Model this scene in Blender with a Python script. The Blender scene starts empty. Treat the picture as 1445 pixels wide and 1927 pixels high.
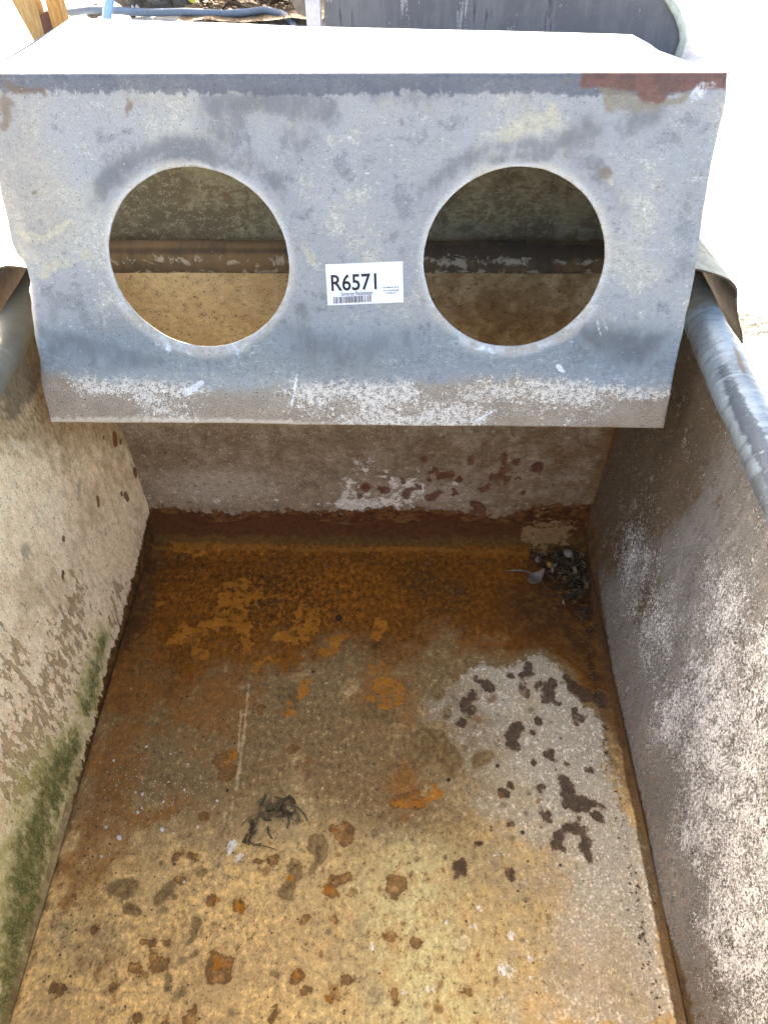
import bpy, math, random
import numpy as np
from mathutils import Vector, Matrix

S = bpy.context.scene
COL = S.collection

# ---------------------------------------------------------------- camera, sky, sun, exposure
RIGHT = (0.99982, 0.01690, -0.00773); UP = (-0.00720, 0.73510, 0.67792); FWD = (-0.01710, 0.67770, -0.73513)
cam = bpy.data.cameras.new('camera')
cam.sensor_fit = 'VERTICAL'; cam.sensor_height = 24.0; cam.lens = 24.0 * 1447 / 1927
cam.clip_start = 0.01; cam.clip_end = 400
camo = bpy.data.objects.new('camera', cam); COL.objects.link(camo)
r = Vector(RIGHT).normalized(); b = -Vector(FWD).normalized(); u = b.cross(r).normalized(); b = r.cross(u)
M = Matrix((r, u, b)).transposed().to_4x4(); M.translation = (0.0408, 0.0, 0.8238)
camo.matrix_world = M
S.camera = camo

SUN_EL, SUN_AZ = 20.0, -36.0            # azimuth measured from +Y towards +X
w = bpy.data.worlds.new('World'); S.world = w; w.use_nodes = True
nt = w.node_tree; nt.nodes.clear()
sky = nt.nodes.new('ShaderNodeTexSky'); sky.sky_type = 'NISHITA'; sky.sun_disc = False
sky.sun_elevation = math.radians(SUN_EL); sky.sun_rotation = math.radians(SUN_AZ)
sky.air_density = 0.7; sky.dust_density = 6.0; sky.ozone_density = 0.2
bg = nt.nodes.new('ShaderNodeBackground'); bg.inputs[1].default_value = 0.13
ow = nt.nodes.new('ShaderNodeOutputWorld')
nt.links.new(sky.outputs[0], bg.inputs[0]); nt.links.new(bg.outputs[0], ow.inputs[0])
sl = bpy.data.lights.new('sun', 'SUN'); sl.energy = 5.0; sl.angle = math.radians(0.5); sl.color = (1.0, 0.93, 0.82)
so = bpy.data.objects.new('sun', sl); COL.objects.link(so)
e, a = math.radians(SUN_EL), math.radians(SUN_AZ)
sd = Vector((math.sin(a) * math.cos(e), math.cos(a) * math.cos(e), math.sin(e)))
so.rotation_euler = sd.to_track_quat('Z', 'Y').to_euler(); so.location = sd * 30
S.view_settings.view_transform = 'Standard'; S.view_settings.look = 'None'
S.view_settings.gamma = 1.0; S.view_settings.use_curve_mapping = False
S.view_settings.exposure = 3.12
try:
    S.cycles.max_bounces = 10; S.cycles.diffuse_bounces = 6
except Exception: pass

# ---------------------------------------------------------------- helpers: noise, meshes, tags
RNG = np.random.RandomState(7)
TAB = RNG.rand(512, 512).astype(np.float32)
def vnoise(x, y):
    xi = np.floor(x).astype(np.int64); yi = np.floor(y).astype(np.int64)
    fx = x - xi; fy = y - yi; fx = fx * fx * (3 - 2 * fx); fy = fy * fy * (3 - 2 * fy)
    g = lambda i, j: TAB[(yi + j) % 512, (xi + i) % 512]
    return (g(0, 0) * (1 - fx) + g(1, 0) * fx) * (1 - fy) + (g(0, 1) * (1 - fx) + g(1, 1) * fx) * fy
def fbm(x, y, freq, octv=4, seed=0):
    s = 0; a = .5; t = 0
    for k in range(octv):
        s = s + a * vnoise(x * freq + seed * 17.3 + k * 31.7, y * freq + seed * 9.1 + k * 57.3); t += a
        a *= .5; freq *= 2.03
    return s / t                                       # 0..1, mean .5
def sstep(x, lo, hi):
    t = np.clip((x - lo) / (hi - lo), 0, 1); return t * t * (3 - 2 * t)
def chain_pts(ch):
    pts = [ch[0]]
    for p, q in zip(ch, ch[1:]):
        n = max(1, int(math.hypot(q[0] - p[0], q[1] - p[1]) / (.5 * max(.0008, min(p[2], q[2])))))
        n = min(n, 60)
        for i in range(1, n + 1): pts.append(tuple(p[k] + (q[k] - p[k]) * i / n for k in range(4)))
    return pts
def sdf(X, Y, chains, lim=.02):
    """approximate signed distance (inside positive) to chains of ellipses on a surface"""
    F = np.full(X.shape, -lim, np.float32)
    for ch in chains:
        for (x, y, rx, ry) in chain_pts(ch):
            m = (np.abs(X - x) < rx + lim) & (np.abs(Y - y) < ry + lim)
            if not m.any(): continue
            d = (1 - np.hypot((X[m] - x) / rx, (Y[m] - y) / ry)) * min(rx, ry)
            F[m] = np.maximum(F[m], d)
    return F
def gauss(X, Y, chains, k=1.0):
    F = np.zeros(X.shape, np.float32)
    for ch in chains:
        G = np.zeros(X.shape, np.float32)
        for (x, y, rx, ry) in chain_pts(ch):
            m = (np.abs(X - x) < 3 * rx) & (np.abs(Y - y) < 3 * ry)
            G[m] = np.maximum(G[m], np.exp(-k * (((X[m] - x) / rx) ** 2 + ((Y[m] - y) / ry) ** 2)))
        F = np.maximum(F, G)
    return F
def warp(X, Y, amp, freq, seed):
    return X + (fbm(X, Y, freq, 4, seed) - .5) * amp, Y + (fbm(X, Y, freq, 4, seed + 5) - .5) * amp
def polysd(X, Y, poly):
    """signed distance to polygon, inside positive"""
    d = np.full(X.shape, 9.0); ins = np.zeros(X.shape, bool); n = len(poly)
    for i in range(n):
        x1, y1 = poly[i]; x2, y2 = poly[(i + 1) % n]
        ex, ey = x2 - x1, y2 - y1; L = ex * ex + ey * ey + 1e-12
        t = np.clip(((X - x1) * ex + (Y - y1) * ey) / L, 0, 1)
        d = np.minimum(d, np.hypot(X - x1 - t * ex, Y - y1 - t * ey))
        c = (y1 > Y) != (y2 > Y)
        ins ^= c & (X < (x2 - x1) * (Y - y1) / (y2 - y1 + 1e-12) + x1)
    return np.where(ins, d, -d)

def mesh_from(name, V, F, mat, parent=None, loc=None, smooth=True, attrs=None, pc=None):
    V = np.asarray(V, np.float32)
    if loc is not None: V = V - np.array(loc, np.float32)
    me = bpy.data.meshes.new(name)
    me.vertices.add(len(V)); me.vertices.foreach_set('co', V.ravel())
    if isinstance(F, np.ndarray):
        k = F.shape[1]; nf = len(F); flat = F.ravel(); starts = np.arange(nf) * k
    else:
        nf = len(F); flat = np.array([i for f in F for i in f]); starts = np.cumsum([0] + [len(f) for f in F])[:-1]
    me.loops.add(len(flat)); me.loops.foreach_set('vertex_index', flat.astype(np.int32))
    me.polygons.add(nf); me.polygons.foreach_set('loop_start', np.asarray(starts, np.int32))
    me.update(calc_edges=True); me.validate()
    me.polygons.foreach_set('use_smooth', np.full(len(me.polygons), smooth))
    for k, v in (attrs or {}).items():
        at = me.attributes.new(k, 'FLOAT', 'POINT'); at.data.foreach_set('value', np.asarray(v, np.float32).ravel())
    if pc is not None:
        at = me.attributes.new('pc', 'FLOAT_VECTOR', 'POINT'); at.data.foreach_set('vector', np.asarray(pc, np.float32).ravel())
    if mat: me.materials.append(mat)
    o = bpy.data.objects.new(name, me); COL.objects.link(o)
    if parent is not None: o.parent = parent
    elif loc is not None: o.location = loc
    return o
def empty(name, loc, label, cat, group=None):
    o = bpy.data.objects.new(name, None); COL.objects.link(o); o.location = loc; o.empty_display_size = .05
    return tag(o, label, cat, group)
def tag(o, label=None, cat=None, group=None, kind=None):
    if label: o['label'] = label
    if cat: o['category'] = cat
    if group: o['group'] = group
    if kind: o['kind'] = kind
    return o
def gridfaces(ny, nx, flip=False):
    i = np.arange(ny * nx).reshape(ny, nx)
    q = np.stack([i[:-1, :-1], i[:-1, 1:], i[1:, 1:], i[1:, :-1]], -1).reshape(-1, 4)
    return q[:, ::-1].copy() if flip else q
class MB:
    """collects faces into one mesh"""
    def __init__(s): s.v = []; s.f = []
    def add(s, V, F):
        n = len(s.v); s.v += [tuple(p) for p in V]; s.f += [tuple(i + n for i in f) for f in F]
    def box(s, lo, hi, M=None):
        V = [Vector((x, y, z)) for x in (lo[0], hi[0]) for y in (lo[1], hi[1]) for z in (lo[2], hi[2])]
        if M: V = [M @ p for p in V]
        s.add(V, [(0, 1, 3, 2), (4, 6, 7, 5), (0, 4, 5, 1), (2, 3, 7, 6), (0, 2, 6, 4), (1, 5, 7, 3)])
    def tube(s, pts, rad, n=10, cap=True):
        pts = [Vector(p) for p in pts]; rad = rad if isinstance(rad, (list, tuple)) else [rad] * len(pts)
        N = None; V = []
        for i, p in enumerate(pts):
            t = (pts[min(i + 1, len(pts) - 1)] - pts[max(i - 1, 0)]).normalized()
            if N is None: N = t.orthogonal().normalized()
            N = (N - t * N.dot(t)).normalized(); B = t.cross(N)
            V += [p + (N * math.cos(2 * math.pi * k / n) + B * math.sin(2 * math.pi * k / n)) * rad[i] for k in range(n)]
        F = [(i * n + k, i * n + (k + 1) % n, (i + 1) * n + (k + 1) % n, (i + 1) * n + k) for i in range(len(pts) - 1) for k in range(n)]
        if cap: F += [tuple(range(n))[::-1], tuple((len(pts) - 1) * n + k for k in range(n))]
        s.add(V, F)
    def lump(s, c, rx, ry, rz, seed, n=10, rough=.25):
        V = []; F = []; m = n
        rr = random.Random(seed); off = [rr.uniform(0, 50) for _ in range(3)]
        for i in range(n + 1):
            th = math.pi * i / n
            for j in range(m):
                ph = 2 * math.pi * j / m
                d = Vector((math.sin(th) * math.cos(ph), math.sin(th) * math.sin(ph), math.cos(th)))
                k = 1 + rough * (float(vnoise(np.array(d.x * 2 + off[0] + d.z), np.array(d.y * 2 + off[1] + d.z))) * 2 - 1)
                V.append((c[0] + d.x * rx * k, c[1] + d.y * ry * k, c[2] + d.z * rz * k))
        for i in range(n):
            for j in range(m):
                F.append((i * m + j, (i + 1) * m + j, (i + 1) * m + (j + 1) % m, i * m + (j + 1) % m))
        s.add(V, F)
    def prism(s, poly, axis_pts):
        """poly: outline as 3D points (front), offset vector -> closed solid"""
        n = len(poly); off = Vector(axis_pts)
        V = [Vector(p) for p in poly] + [Vector(p) + off for p in poly]
        F = [tuple(range(n)), tuple(range(2 * n - 1, n - 1, -1))] + [(i, n + i, n + (i + 1) % n, (i + 1) % n) for i in range(n)]
        s.add(V, F)
    def build(s, name, mat, parent=None, loc=None, smooth=False):
        return mesh_from(name, np.array(s.v), s.f, mat, parent, loc, smooth)

# ---------------------------------------------------------------- material graph helper
class Val:
    def __init__(s, g, sock): s.g = g; s.s = sock
    def __add__(s, o): return s.g.math('ADD', s, o)
    __radd__ = __add__
    def __sub__(s, o): return s.g.math('SUBTRACT', s, o)
    def __rsub__(s, o): return s.g.math('SUBTRACT', o, s)
    def __mul__(s, o): return s.g.math('MULTIPLY', s, o)
    __rmul__ = __mul__
class G:
    def __init__(s, name, rough=.8, metal=0.0, spec=.3):
        s.m = bpy.data.materials.new(name); s.m.use_nodes = True; s.t = s.m.node_tree
        s.b = s.t.nodes['Principled BSDF']
        s.b.inputs['Roughness'].default_value = rough; s.b.inputs['Metallic'].default_value = metal
        s.b.inputs['Specular IOR Level'].default_value = spec
        s.h = None
    def n(s, t): return s.t.nodes.new(t)
    def put(s, sock, v):
        if isinstance(v, Val): s.t.links.new(v.s, sock)
        elif isinstance(v, tuple) and len(v) == 3 and sock.type == 'RGBA': sock.default_value = (*v, 1)
        else: sock.default_value = v
    def math(s, op, a, b=None, clamp=False):
        k = s.n('ShaderNodeMath'); k.operation = op; k.use_clamp = clamp
        s.put(k.inputs[0], a)
        if b is not None: s.put(k.inputs[1], b)
        return Val(s, k.outputs[0])
    def mx(s, a, b): return s.math('MAXIMUM', a, b)
    def mn(s, a, b): return s.math('MINIMUM', a, b)
    def at(s, name):
        k = s.n('ShaderNodeAttribute'); k.attribute_name = name; return Val(s, k.outputs['Fac'])
    def vec(s, name='pc', sc=(1, 1, 1)):
        if name == 'obj':
            k = s.n('ShaderNodeTexCoord'); o = k.outputs['Object']
        else:
            k = s.n('ShaderNodeAttribute'); k.attribute_name = name; o = k.outputs['Vector']
        q = s.n('ShaderNodeVectorMath'); q.operation = 'MULTIPLY'; s.t.links.new(o, q.inputs[0]); q.inputs[1].default_value = sc
        return Val(s, q.outputs[0])
    def noise(s, v, scale, detail=4, rough=.55, dist=0.0, gain=1.55):
        k = s.n('ShaderNodeTexNoise'); s.put(k.inputs['Vector'], v)
        k.inputs['Scale'].default_value = scale; k.inputs['Detail'].default_value = detail
        k.inputs['Roughness'].default_value = rough; k.inputs['Distortion'].default_value = dist
        q = s.n('ShaderNodeMath'); q.operation = 'MULTIPLY_ADD'; s.t.links.new(k.outputs[0], q.inputs[0])
        q.inputs[1].default_value = gain; q.inputs[2].default_value = .5 - .5 * gain
        return Val(s, q.outputs[0])
    def voro(s, v, scale, feature='F1', rnd=1.0):
        k = s.n('ShaderNodeTexVoronoi'); k.feature = feature; s.put(k.inputs['Vector'], v)
        k.inputs['Scale'].default_value = scale; k.inputs['Randomness'].default_value = rnd
        return Val(s, k.outputs['Distance'])
    def ss(s, x, lo, hi):
        k = s.n('ShaderNodeMapRange'); k.interpolation_type = 'SMOOTHSTEP'
        s.put(k.inputs['Value'], x)
        if lo > hi: lo, hi, a, b = hi, lo, 1, 0
        else: a, b = 0, 1
        k.inputs['From Min'].default_value = lo; k.inputs['From Max'].default_value = hi
        k.inputs['To Min'].default_value = a; k.inputs['To Max'].default_value = b
        return Val(s, k.outputs['Result'])
    def mix(s, a, b, f):
        k = s.n('ShaderNodeMix'); k.data_type = 'RGBA'; k.clamp_factor = True
        s.put(k.inputs[0], f); s.put(k.inputs[6], a); s.put(k.inputs[7], b)
        return Val(s, k.outputs[2])
    def bright(s, c, f):
        k = s.n('ShaderNodeMix'); k.data_type = 'RGBA'; k.blend_type = 'MULTIPLY'; k.inputs[0].default_value = 1
        s.put(k.inputs[6], c)
        q = s.n('ShaderNodeCombineColor')
        for i in range(3): s.put(q.inputs[i], f)
        s.t.links.new(q.outputs[0], k.inputs[7]); return Val(s, k.outputs[2])
    def done(s, color, height=None, dist=.001, strength=1.0, rough=None, metal=None):
        s.put(s.b.inputs['Base Color'], color)
        if rough is not None: s.put(s.b.inputs['Roughness'], rough)
        if metal is not None: s.put(s.b.inputs['Metallic'], metal)
        if height is not None:
            k = s.n('ShaderNodeBump'); k.inputs['Strength'].default_value = strength; k.inputs['Distance'].default_value = dist
            s.put(k.inputs['Height'], height); s.t.links.new(k.outputs[0], s.b.inputs['Normal'])
        return s.m
def simple(name, c1, c2, scale, rough=.8, metal=0.0, bump=.0005, coord='obj', sc=(1, 1, 1)):
    g = G(name, rough, metal); v = g.vec(coord, sc); a = g.noise(v, scale, 6, .65); f = g.noise(v, scale * 7, 3, .6)
    return g.done(g.mix(c1, c2, g.ss(a * .7 + f * .3, .35, .65)), f * .5 + a * .5, bump)

# stain outlines and painted dent shading: chains of (x, y, rx, ry) in metres on each surface
D = {
 'dark': [[[.1819,.424,.0064,.0069],[.1742,.4102,.008,.0085],[.1732,.399,.008,.0084]],[[.2071,.4301,.0052,.0056]],[[.197,.4162,.003,.0032]],[[.2298,.4098,.0019,.002]],[[.2147,.3897,.0058,.0061],[.2181,.3843,.0029,.003]],[[.2108,.3918,.0042,.0044]],[[.1949,.3792,.0027,.0028]],[[.2324,.3769,.0029,.003]],[[.258,.3709,.0035,.0036]],[[.2531,.446,.0035,.0038],[.2528,.4366,.0048,.0051],[.2506,.4295,.0026,.0028]],[[.2594,.4378,.0044,.0047]],[[.2222,.362,.0037,.0038],[.23,.3528,.0077,.0078],[.2303,.3345,.011,.0109],[.244,.3337,.008,.0079],[.2519,.3338,.005,.005],[.2638,.329,.0036,.0036]],[[.2546,.321,.005,.0049],[.2583,.3143,.0036,.0035]],[[.2337,.3178,.0039,.0039]],[[.2096,.2908,.0081,.0078],[.216,.3031,.0055,.0053],[.2246,.309,.0039,.0038],[.2335,.3043,.0049,.0047],[.2396,.2941,.0054,.0052],[.2362,.2847,.0054,.0051],[.2412,.2748,.0046,.0043]],[[.1992,.3232,.0055,.0055],[.2014,.3173,.0039,.0039]],[[.1983,.3482,.0048,.0049]],[[.1628,.311,.0043,.0042]],[[.1581,.3456,.006,.0061]],[[.1689,.354,.004,.0041]],[[.2218,.4711,.0089,.0098],[.2277,.4824,.0049,.0055]],[[.2138,.4772,.0056,.0062]],[[.2204,.46,.0066,.0073],[.2276,.4565,.0048,.0053]],[[.2036,.5051,.0041,.0047],[.2001,.4934,.0063,.0071],[.1934,.4933,.0036,.0041]],[[.1798,.4919,.0036,.0041]],[[.1928,.4774,.0045,.005]],[[.1981,.4646,.004,.0044],[.1979,.4695,.0022,.0025]],[[.1518,.4752,.0075,.0084],[.1434,.4826,.0036,.004]],[[.1393,.4876,.0045,.0051]],[[.1239,.4516,.007,.0077],[.1288,.4421,.0054,.0059]],[[.1162,.4283,.0054,.0058]],[[.1312,.4638,.0066,.0073]],[[.1283,.2897,.0031,.003]],[[.1062,.2656,.0079,.0075],[.1074,.2719,.0053,.005]],[[.1012,.2602,.0034,.0032]],[[.1563,.2619,.0045,.0042]],[[.2826,.4608,.0111,.0121]],[[.2554,.4752,.0078,.0087],[.267,.4655,.0089,.0097]],[[.2486,.4889,.0045,.0051],[.2545,.484,.0034,.0038]]],
 'olive': [[[.0751,.4022,.0168,.0177],[.092,.4047,.0126,.0133],[.0976,.387,.0145,.0151],[.1077,.3806,.0093,.0097]],[[.0998,.3656,.0071,.0073]],[[.0685,.3823,.0124,.0129]],[[.1399,.3854,.0087,.0091],[.1302,.3788,.0041,.0043]],[[.1483,.3877,.0052,.0054]],[[.0996,.4405,.0065,.0071]],[[.0895,.4633,.0088,.0097]],[[.1188,.3961,.0042,.0044]],[[-.2303,.241,.0114,.0103],[-.2219,.2446,.0076,.0069]],[[-.2188,.2241,.0067,.006],[-.2108,.2209,.0056,.005]],[[-.2387,.2409,.0069,.0062]],[[-.1851,.2382,.0079,.0072],[-.1944,.2296,.0049,.0044]],[[-.1845,.2443,.0047,.0043],[-.178,.2349,.0037,.0034]],[[-.1545,.2588,.0042,.0039]],[[-.1534,.2118,.0051,.0046],[-.1543,.202,.0043,.0038],[-.1566,.1948,.0027,.0024]],[[-.1568,.225,.0024,.0022]],[[-.0603,.2665,.0085,.008],[-.0593,.2558,.0075,.007],[-.068,.24,.0078,.0072]],[[-.0708,.1672,.0042,.0036]],[[-.1476,.1847,.0046,.004]],[[-.1694,.154,.0042,.0035],[-.1719,.1659,.0028,.0024]],[[-.1551,.1513,.0041,.0035]],[[-.0391,.2869,.0106,.0102],[-.0338,.2796,.0076,.0073],[-.0379,.2704,.0047,.0045],[-.0439,.2622,.0038,.0036]],[[-.0339,.2945,.0039,.0038]],[[.0565,.2592,.0034,.0032]],[[-.0892,.463,.0155,.017],[-.0814,.4509,.011,.012]],[[.0128,.4401,.013,.0141],[.0345,.4356,.0108,.0117]]],
 'rust': [[[-.1738,.2515,.0046,.0042]],[[-.1657,.2731,.0046,.0044]],[[-.1826,.272,.0043,.004]],[[-.1875,.1817,.0054,.0046],[-.1851,.1748,.0053,.0046],[-.1754,.1742,.0032,.0027]],[[-.2038,.1722,.0068,.0058]],[[-.1235,.1773,.0102,.0088],[-.1223,.1697,.0108,.0093],[-.128,.1834,.0057,.0049]],[[-.0683,.1375,.004,.0034]],[[-.144,.1327,.0081,.0067]],[[-.1922,.1306,.0043,.0035]],[[-.1672,.1274,.0042,.0035]],[[-.2699,.1539,.006,.005]],[[-.2219,.1547,.0035,.0029]],[[-.1898,.1919,.0033,.0028]],[[-.1972,.1934,.0024,.0021]],[[-.1784,.1929,.0036,.0032]],[[-.0491,.1655,.0069,.006]],[[-.0396,.156,.0041,.0035]],[[-.1141,.2265,.0052,.0047]],[[-.1398,.2329,.0056,.0051]],[[-.1002,.2677,.0038,.0036]],[[-.0874,.2715,.0057,.0054]],[[-.1633,.3138,.005,.0049]],[[-.2502,.2047,.0033,.0029]],[[-.013,.3005,.0097,.0094],[-.0068,.293,.0058,.0056]],[[-.0209,.3023,.0058,.0057]],[[.0435,.2502,.0102,.0095],[.0417,.2416,.0064,.006]],[[-.0178,.2502,.0052,.0049],[-.0068,.2539,.0048,.0046]],[[-.0229,.2423,.0067,.0062]],[[.0349,.2001,.005,.0044]],[[.0605,.1981,.0057,.0051]],[[-.0194,.2163,.0042,.0038]],[[-.0482,.2158,.0047,.0043]],[[-.0154,.152,.0078,.0067]],[[-.005,.164,.0052,.0045]],[[.0406,.1558,.0044,.0038],[.0423,.1485,.0034,.0029]],[[.1076,.1553,.0044,.0038]],[[.041,.3325,.0079,.008],[.0609,.3348,.0099,.01]],[[-.1512,.3789,.0095,.0097],[-.1571,.3767,.0063,.0064],[-.1435,.3834,.0053,.0054]],[[-.1468,.364,.0104,.0105]],[[-.0737,.3931,.0053,.0055]],[[-.1193,.4384,.0055,.0059]],[[-.2697,.4961,.0094,.0103]],[[-.2649,.4559,.0055,.0058]],[[-.238,.4862,.0093,.0101]]],
 'flake': [[[-.213,.5341,.01,.0114],[-.2197,.5451,.0096,.011],[-.2315,.545,.0087,.0099],[-.2403,.5421,.0067,.0077]],[[-.2197,.5451,.0072,.0083],[-.2034,.5593,.0082,.0095],[-.1863,.5709,.0083,.0097],[-.1644,.5683,.0082,.0097],[-.1505,.5543,.0079,.0092],[-.1494,.5376,.0071,.0082],[-.1452,.5241,.0056,.0064]],[[-.2133,.5233,.0061,.007],[-.2095,.5153,.0078,.0087],[-.198,.5154,.0061,.0069]],[[-.1416,.49,.0055,.0061],[-.1312,.4965,.0064,.0072],[-.1205,.5019,.0039,.0044],[-.1143,.5072,.003,.0034]],[[-.068,.4732,.0076,.0084],[-.0692,.4608,.0073,.008],[-.0763,.4546,.0053,.0058]],[[-.0771,.4401,.0057,.0062]],[[-.0384,.5335,.0112,.0129],[-.045,.528,.0076,.0089]],[[-.0319,.5418,.0077,.009]],[[-.0766,.5722,.018,.0212],[-.0842,.5523,.0142,.0166],[-.1025,.5465,.0118,.0137]],[[.0298,.4645,.0165,.0182],[.0227,.4894,.0157,.0176]],[[-.1512,.3789,.005,.0052],[-.1456,.3833,.0038,.0039]],[[.0214,.5563,.0118,.0139]],[[-.2677,.5934,.0063,.0074]],[[-.1635,.6126,.0224,.0268],[-.1856,.5973,.0148,.0176]],[[-.2588,.6984,.0161,.0201],[-.1752,.6959,.0105,.0134],[-.1434,.6895,.0063,.008]],[[-.1287,.1826,.0028,.0025],[-.125,.1757,.0042,.0037]],[[-.0667,.2548,.0047,.0044]],[[-.0491,.1655,.0035,.003]],[[-.1139,.2257,.0026,.0023]],[[-.1398,.2329,.003,.0027]],[[-.015,.3024,.0051,.0049]],[[-.0238,.2423,.0037,.0034]],[[.041,.3325,.0044,.0044],[.0589,.3347,.0052,.0052]],[[-.0172,.1527,.0037,.0032]],[[-.049,.1655,.0043,.0037]],[[.077,.3451,.008,.0081],[.0688,.3329,.004,.004]]],
 'pit': [[[.1419,.304,.0016,.0015]],[[.1745,.3022,.0017,.0017]],[[.1768,.2735,.0015,.0014]],[[.2096,.2702,.0017,.0016]],[[.1945,.308,.0014,.0013]],[[.1639,.2446,.0013,.0012]],[[.2781,.3927,.0019,.002]],[[.1545,.3755,.0025,.0026]],[[.0995,.3582,.0024,.0025]],[[-.2541,.2156,.0015,.0013]],[[-.187,.2798,.0012,.0011]],[[-.2617,.1881,.0011,.0009]],[[-.1237,.2065,.0016,.0015]],[[-.0776,.2032,.0011,.001]],[[-.0907,.1874,.0011,.0009]],[[-.1194,.2169,.0013,.0012]],[[-.0336,.5721,.0043,.0051]],[[-.2258,.6589,.0021,.0026]],[[-.1425,.3431,.0018,.0018]],[[-.1426,.3978,.0011,.0011]],[[-.214,.4536,.0013,.0015]],[[-.0606,.4917,.0014,.0015]]],
 'white': [[[.1152,.2126,.005,.0045]],[[.153,.2058,.0068,.0061]],[[.1449,.1753,.0095,.0083]],[[.0903,.2154,.0036,.0033]],[[.0525,.156,.0044,.0038]],[[.0763,.1593,.0058,.005]],[[.0643,.1532,.0031,.0026]],[[.1404,.1529,.0044,.0038]],[[.0192,.1888,.0025,.0022],[.0182,.1935,.0025,.0022]],[[.1418,.2775,.0017,.0016],[.159,.2801,.0023,.0022]],[[.1345,.1428,.0037,.0031]],[[.1672,.1666,.0034,.003]],[[.1233,.2267,.004,.0037]],[[.0192,.2934,.0017,.0017]],[[.0131,.3018,.0017,.0017]],[[.1706,.1818,.0052,.0046]],[[.0499,.1731,.0021,.0018]],[[-.1308,.2819,.0093,.0088]],[[-.1199,.2729,.0058,.0054]]],
 'cream': [[[.1019,.1955,.006,.0053],[.1089,.1956,.006,.0053]]],
 'scratch': [[[-.1365,.4723,.0011,.0012],[-.1338,.4103,.0013,.0014],[-.1327,.3453,.0018,.0018]],[[-.141,.4381,.0009,.0009],[-.1369,.3879,.0008,.0009]],[[-.1347,.3361,.001,.001],[-.1345,.3123,.0012,.0012]],[[-.1408,.324,.001,.001],[-.1404,.3064,.001,.001]],[[-.1431,.2725,.0012,.0011],[-.142,.2458,.0011,.001]],[[-.136,.2726,.001,.0009],[-.1344,.239,.0009,.0009]]],
 'palepoly': [[.1262,.4914],[.1495,.5096],[.1713,.4971],[.1905,.5078],[.2057,.5209],[.2195,.5265],[.2313,.5106],[.2481,.5003],[.2531,.4726],[.2667,.451],[.2848,.4301],[.2833,.398],[.2886,.3597],[.2915,.3247],[.2976,.2971],[.2948,.2603],[.301,.2404],[.3,.1756],[.3014,.1349],[.0502,.131],[.0292,.2315],[.0099,.3381],[.014,.3996],[.0504,.4468]],
 'orangeB': [[[-.293,.2704,.0119,.0108],[-.2794,.2369,.0115,.0102],[-.2828,.2232,.0095,.0083]],[[-.2833,.3043,.0183,.0171],[-.2614,.3183,.0225,.0213]],[[-.2312,.3168,.0203,.0193],[-.2008,.3232,.0162,.0157]],[[-.2564,.4641,.0264,.028],[-.2719,.4222,.0321,.0327],[-.2772,.3704,.0309,.0302]],[[-.176,.444,.0512,.0532]],[[.0504,.3565,.0234,.0236],[.0561,.3387,.0173,.0173]],[[.0251,.4605,.0381,.0411]]],
 'bred': [[[.0763,.127,.0048,.0054]],[[.0877,.1095,.0063,.0071],[.094,.1026,.0044,.005]],[[.1086,.1055,.0081,.0091],[.1014,.1027,.0049,.0055]],[[.1237,.0973,.0042,.0047]],[[.1378,.1261,.006,.0067]],[[.1794,.133,.006,.0067],[.1803,.1223,.0044,.0049]],[[.1911,.1232,.0034,.0038],[.199,.1292,.0031,.0035]],[[.1833,.1156,.0054,.006],[.1746,.1032,.0069,.0077],[.1675,.1004,.0044,.005]],[[.1622,.0893,.0042,.0048]],[[.2006,.0993,.0042,.0047]],[[.1539,.085,.0047,.0054]],[[.1872,.0992,.0054,.0061]],[[.2245,.1159,.0088,.0098]],[[.2077,.0769,.004,.0045]],[[-.0006,.0838,.0062,.0071]],[[.0217,.084,.0082,.0093]],[[-.0084,.0695,.0045,.0052]],[[.0552,.0786,.007,.008],[.0675,.0857,.004,.0045]],[[.0852,.0703,.007,.008],[.095,.0761,.0055,.0063]],[[.05,.0968,.0034,.0039]],[[.0845,.0956,.0034,.0039]],[[.1172,.0776,.0045,.0051]],[[.1432,.0592,.007,.0081],[.1539,.0477,.0076,.0088]],[[-.0379,.0476,.0051,.0059]],[[.0361,.1952,.0007,.0007]]],
 'bwhite': [[[.0452,.0884,.0111,.0127],[.0624,.0899,.0086,.0098]],[[.0303,.0869,.0069,.0079]],[[-.0274,.0608,.0126,.0146],[.0078,.061,.0151,.0175],[.0454,.0613,.0125,.0145]],[[-.0143,.0837,.0124,.0142]],[[.119,.0931,.0044,.005]],[[.0036,.1171,.0097,.0109]]],
 'btan': [[[.2719,.019,.0164,.0193],[.2422,.0214,.0148,.0175],[.2206,.0168,.0089,.0105]]],
 'bedge': [[-.2943,.0511],[-.214,.0458],[-.1739,.0427],[-.1402,.0481],[-.067,.047],[-.0303,.049],[.0063,.0527],[.0791,.0516],[.1156,.0486],[.189,.0407],[.2239,.0553],[.288,.0617]],
 'algae': [[[.5021,.0561,.0111,.0146],[.4614,.052,.0136,.0192],[.4181,.0447,.0139,.0212]],[[.3719,.0484,.0139,.0226],[.3401,.0531,.0206,.0353],[.2979,.0611,.023,.0422],[.2552,.0656,.0216,.0422],[.211,.0552,.0185,.0393],[.1695,.0455,.0167,.0386],[.1315,.0293,.0155,.0385]]],
 'lfleck': [[[.5131,.1352,.0142,.0168],[.4729,.1211,.0301,.0387],[.4285,.1171,.0272,.0376],[.3903,.1287,.0316,.0458],[.3349,.1244,.0337,.0541],[.2919,.1261,.0212,.0362]],[[.3865,.1854,.0256,.0346]],[[.5797,.0576,.0152,.0181],[.5335,.0436,.014,.018]],[[.3153,.1647,.0162,.0251]]],
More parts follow.
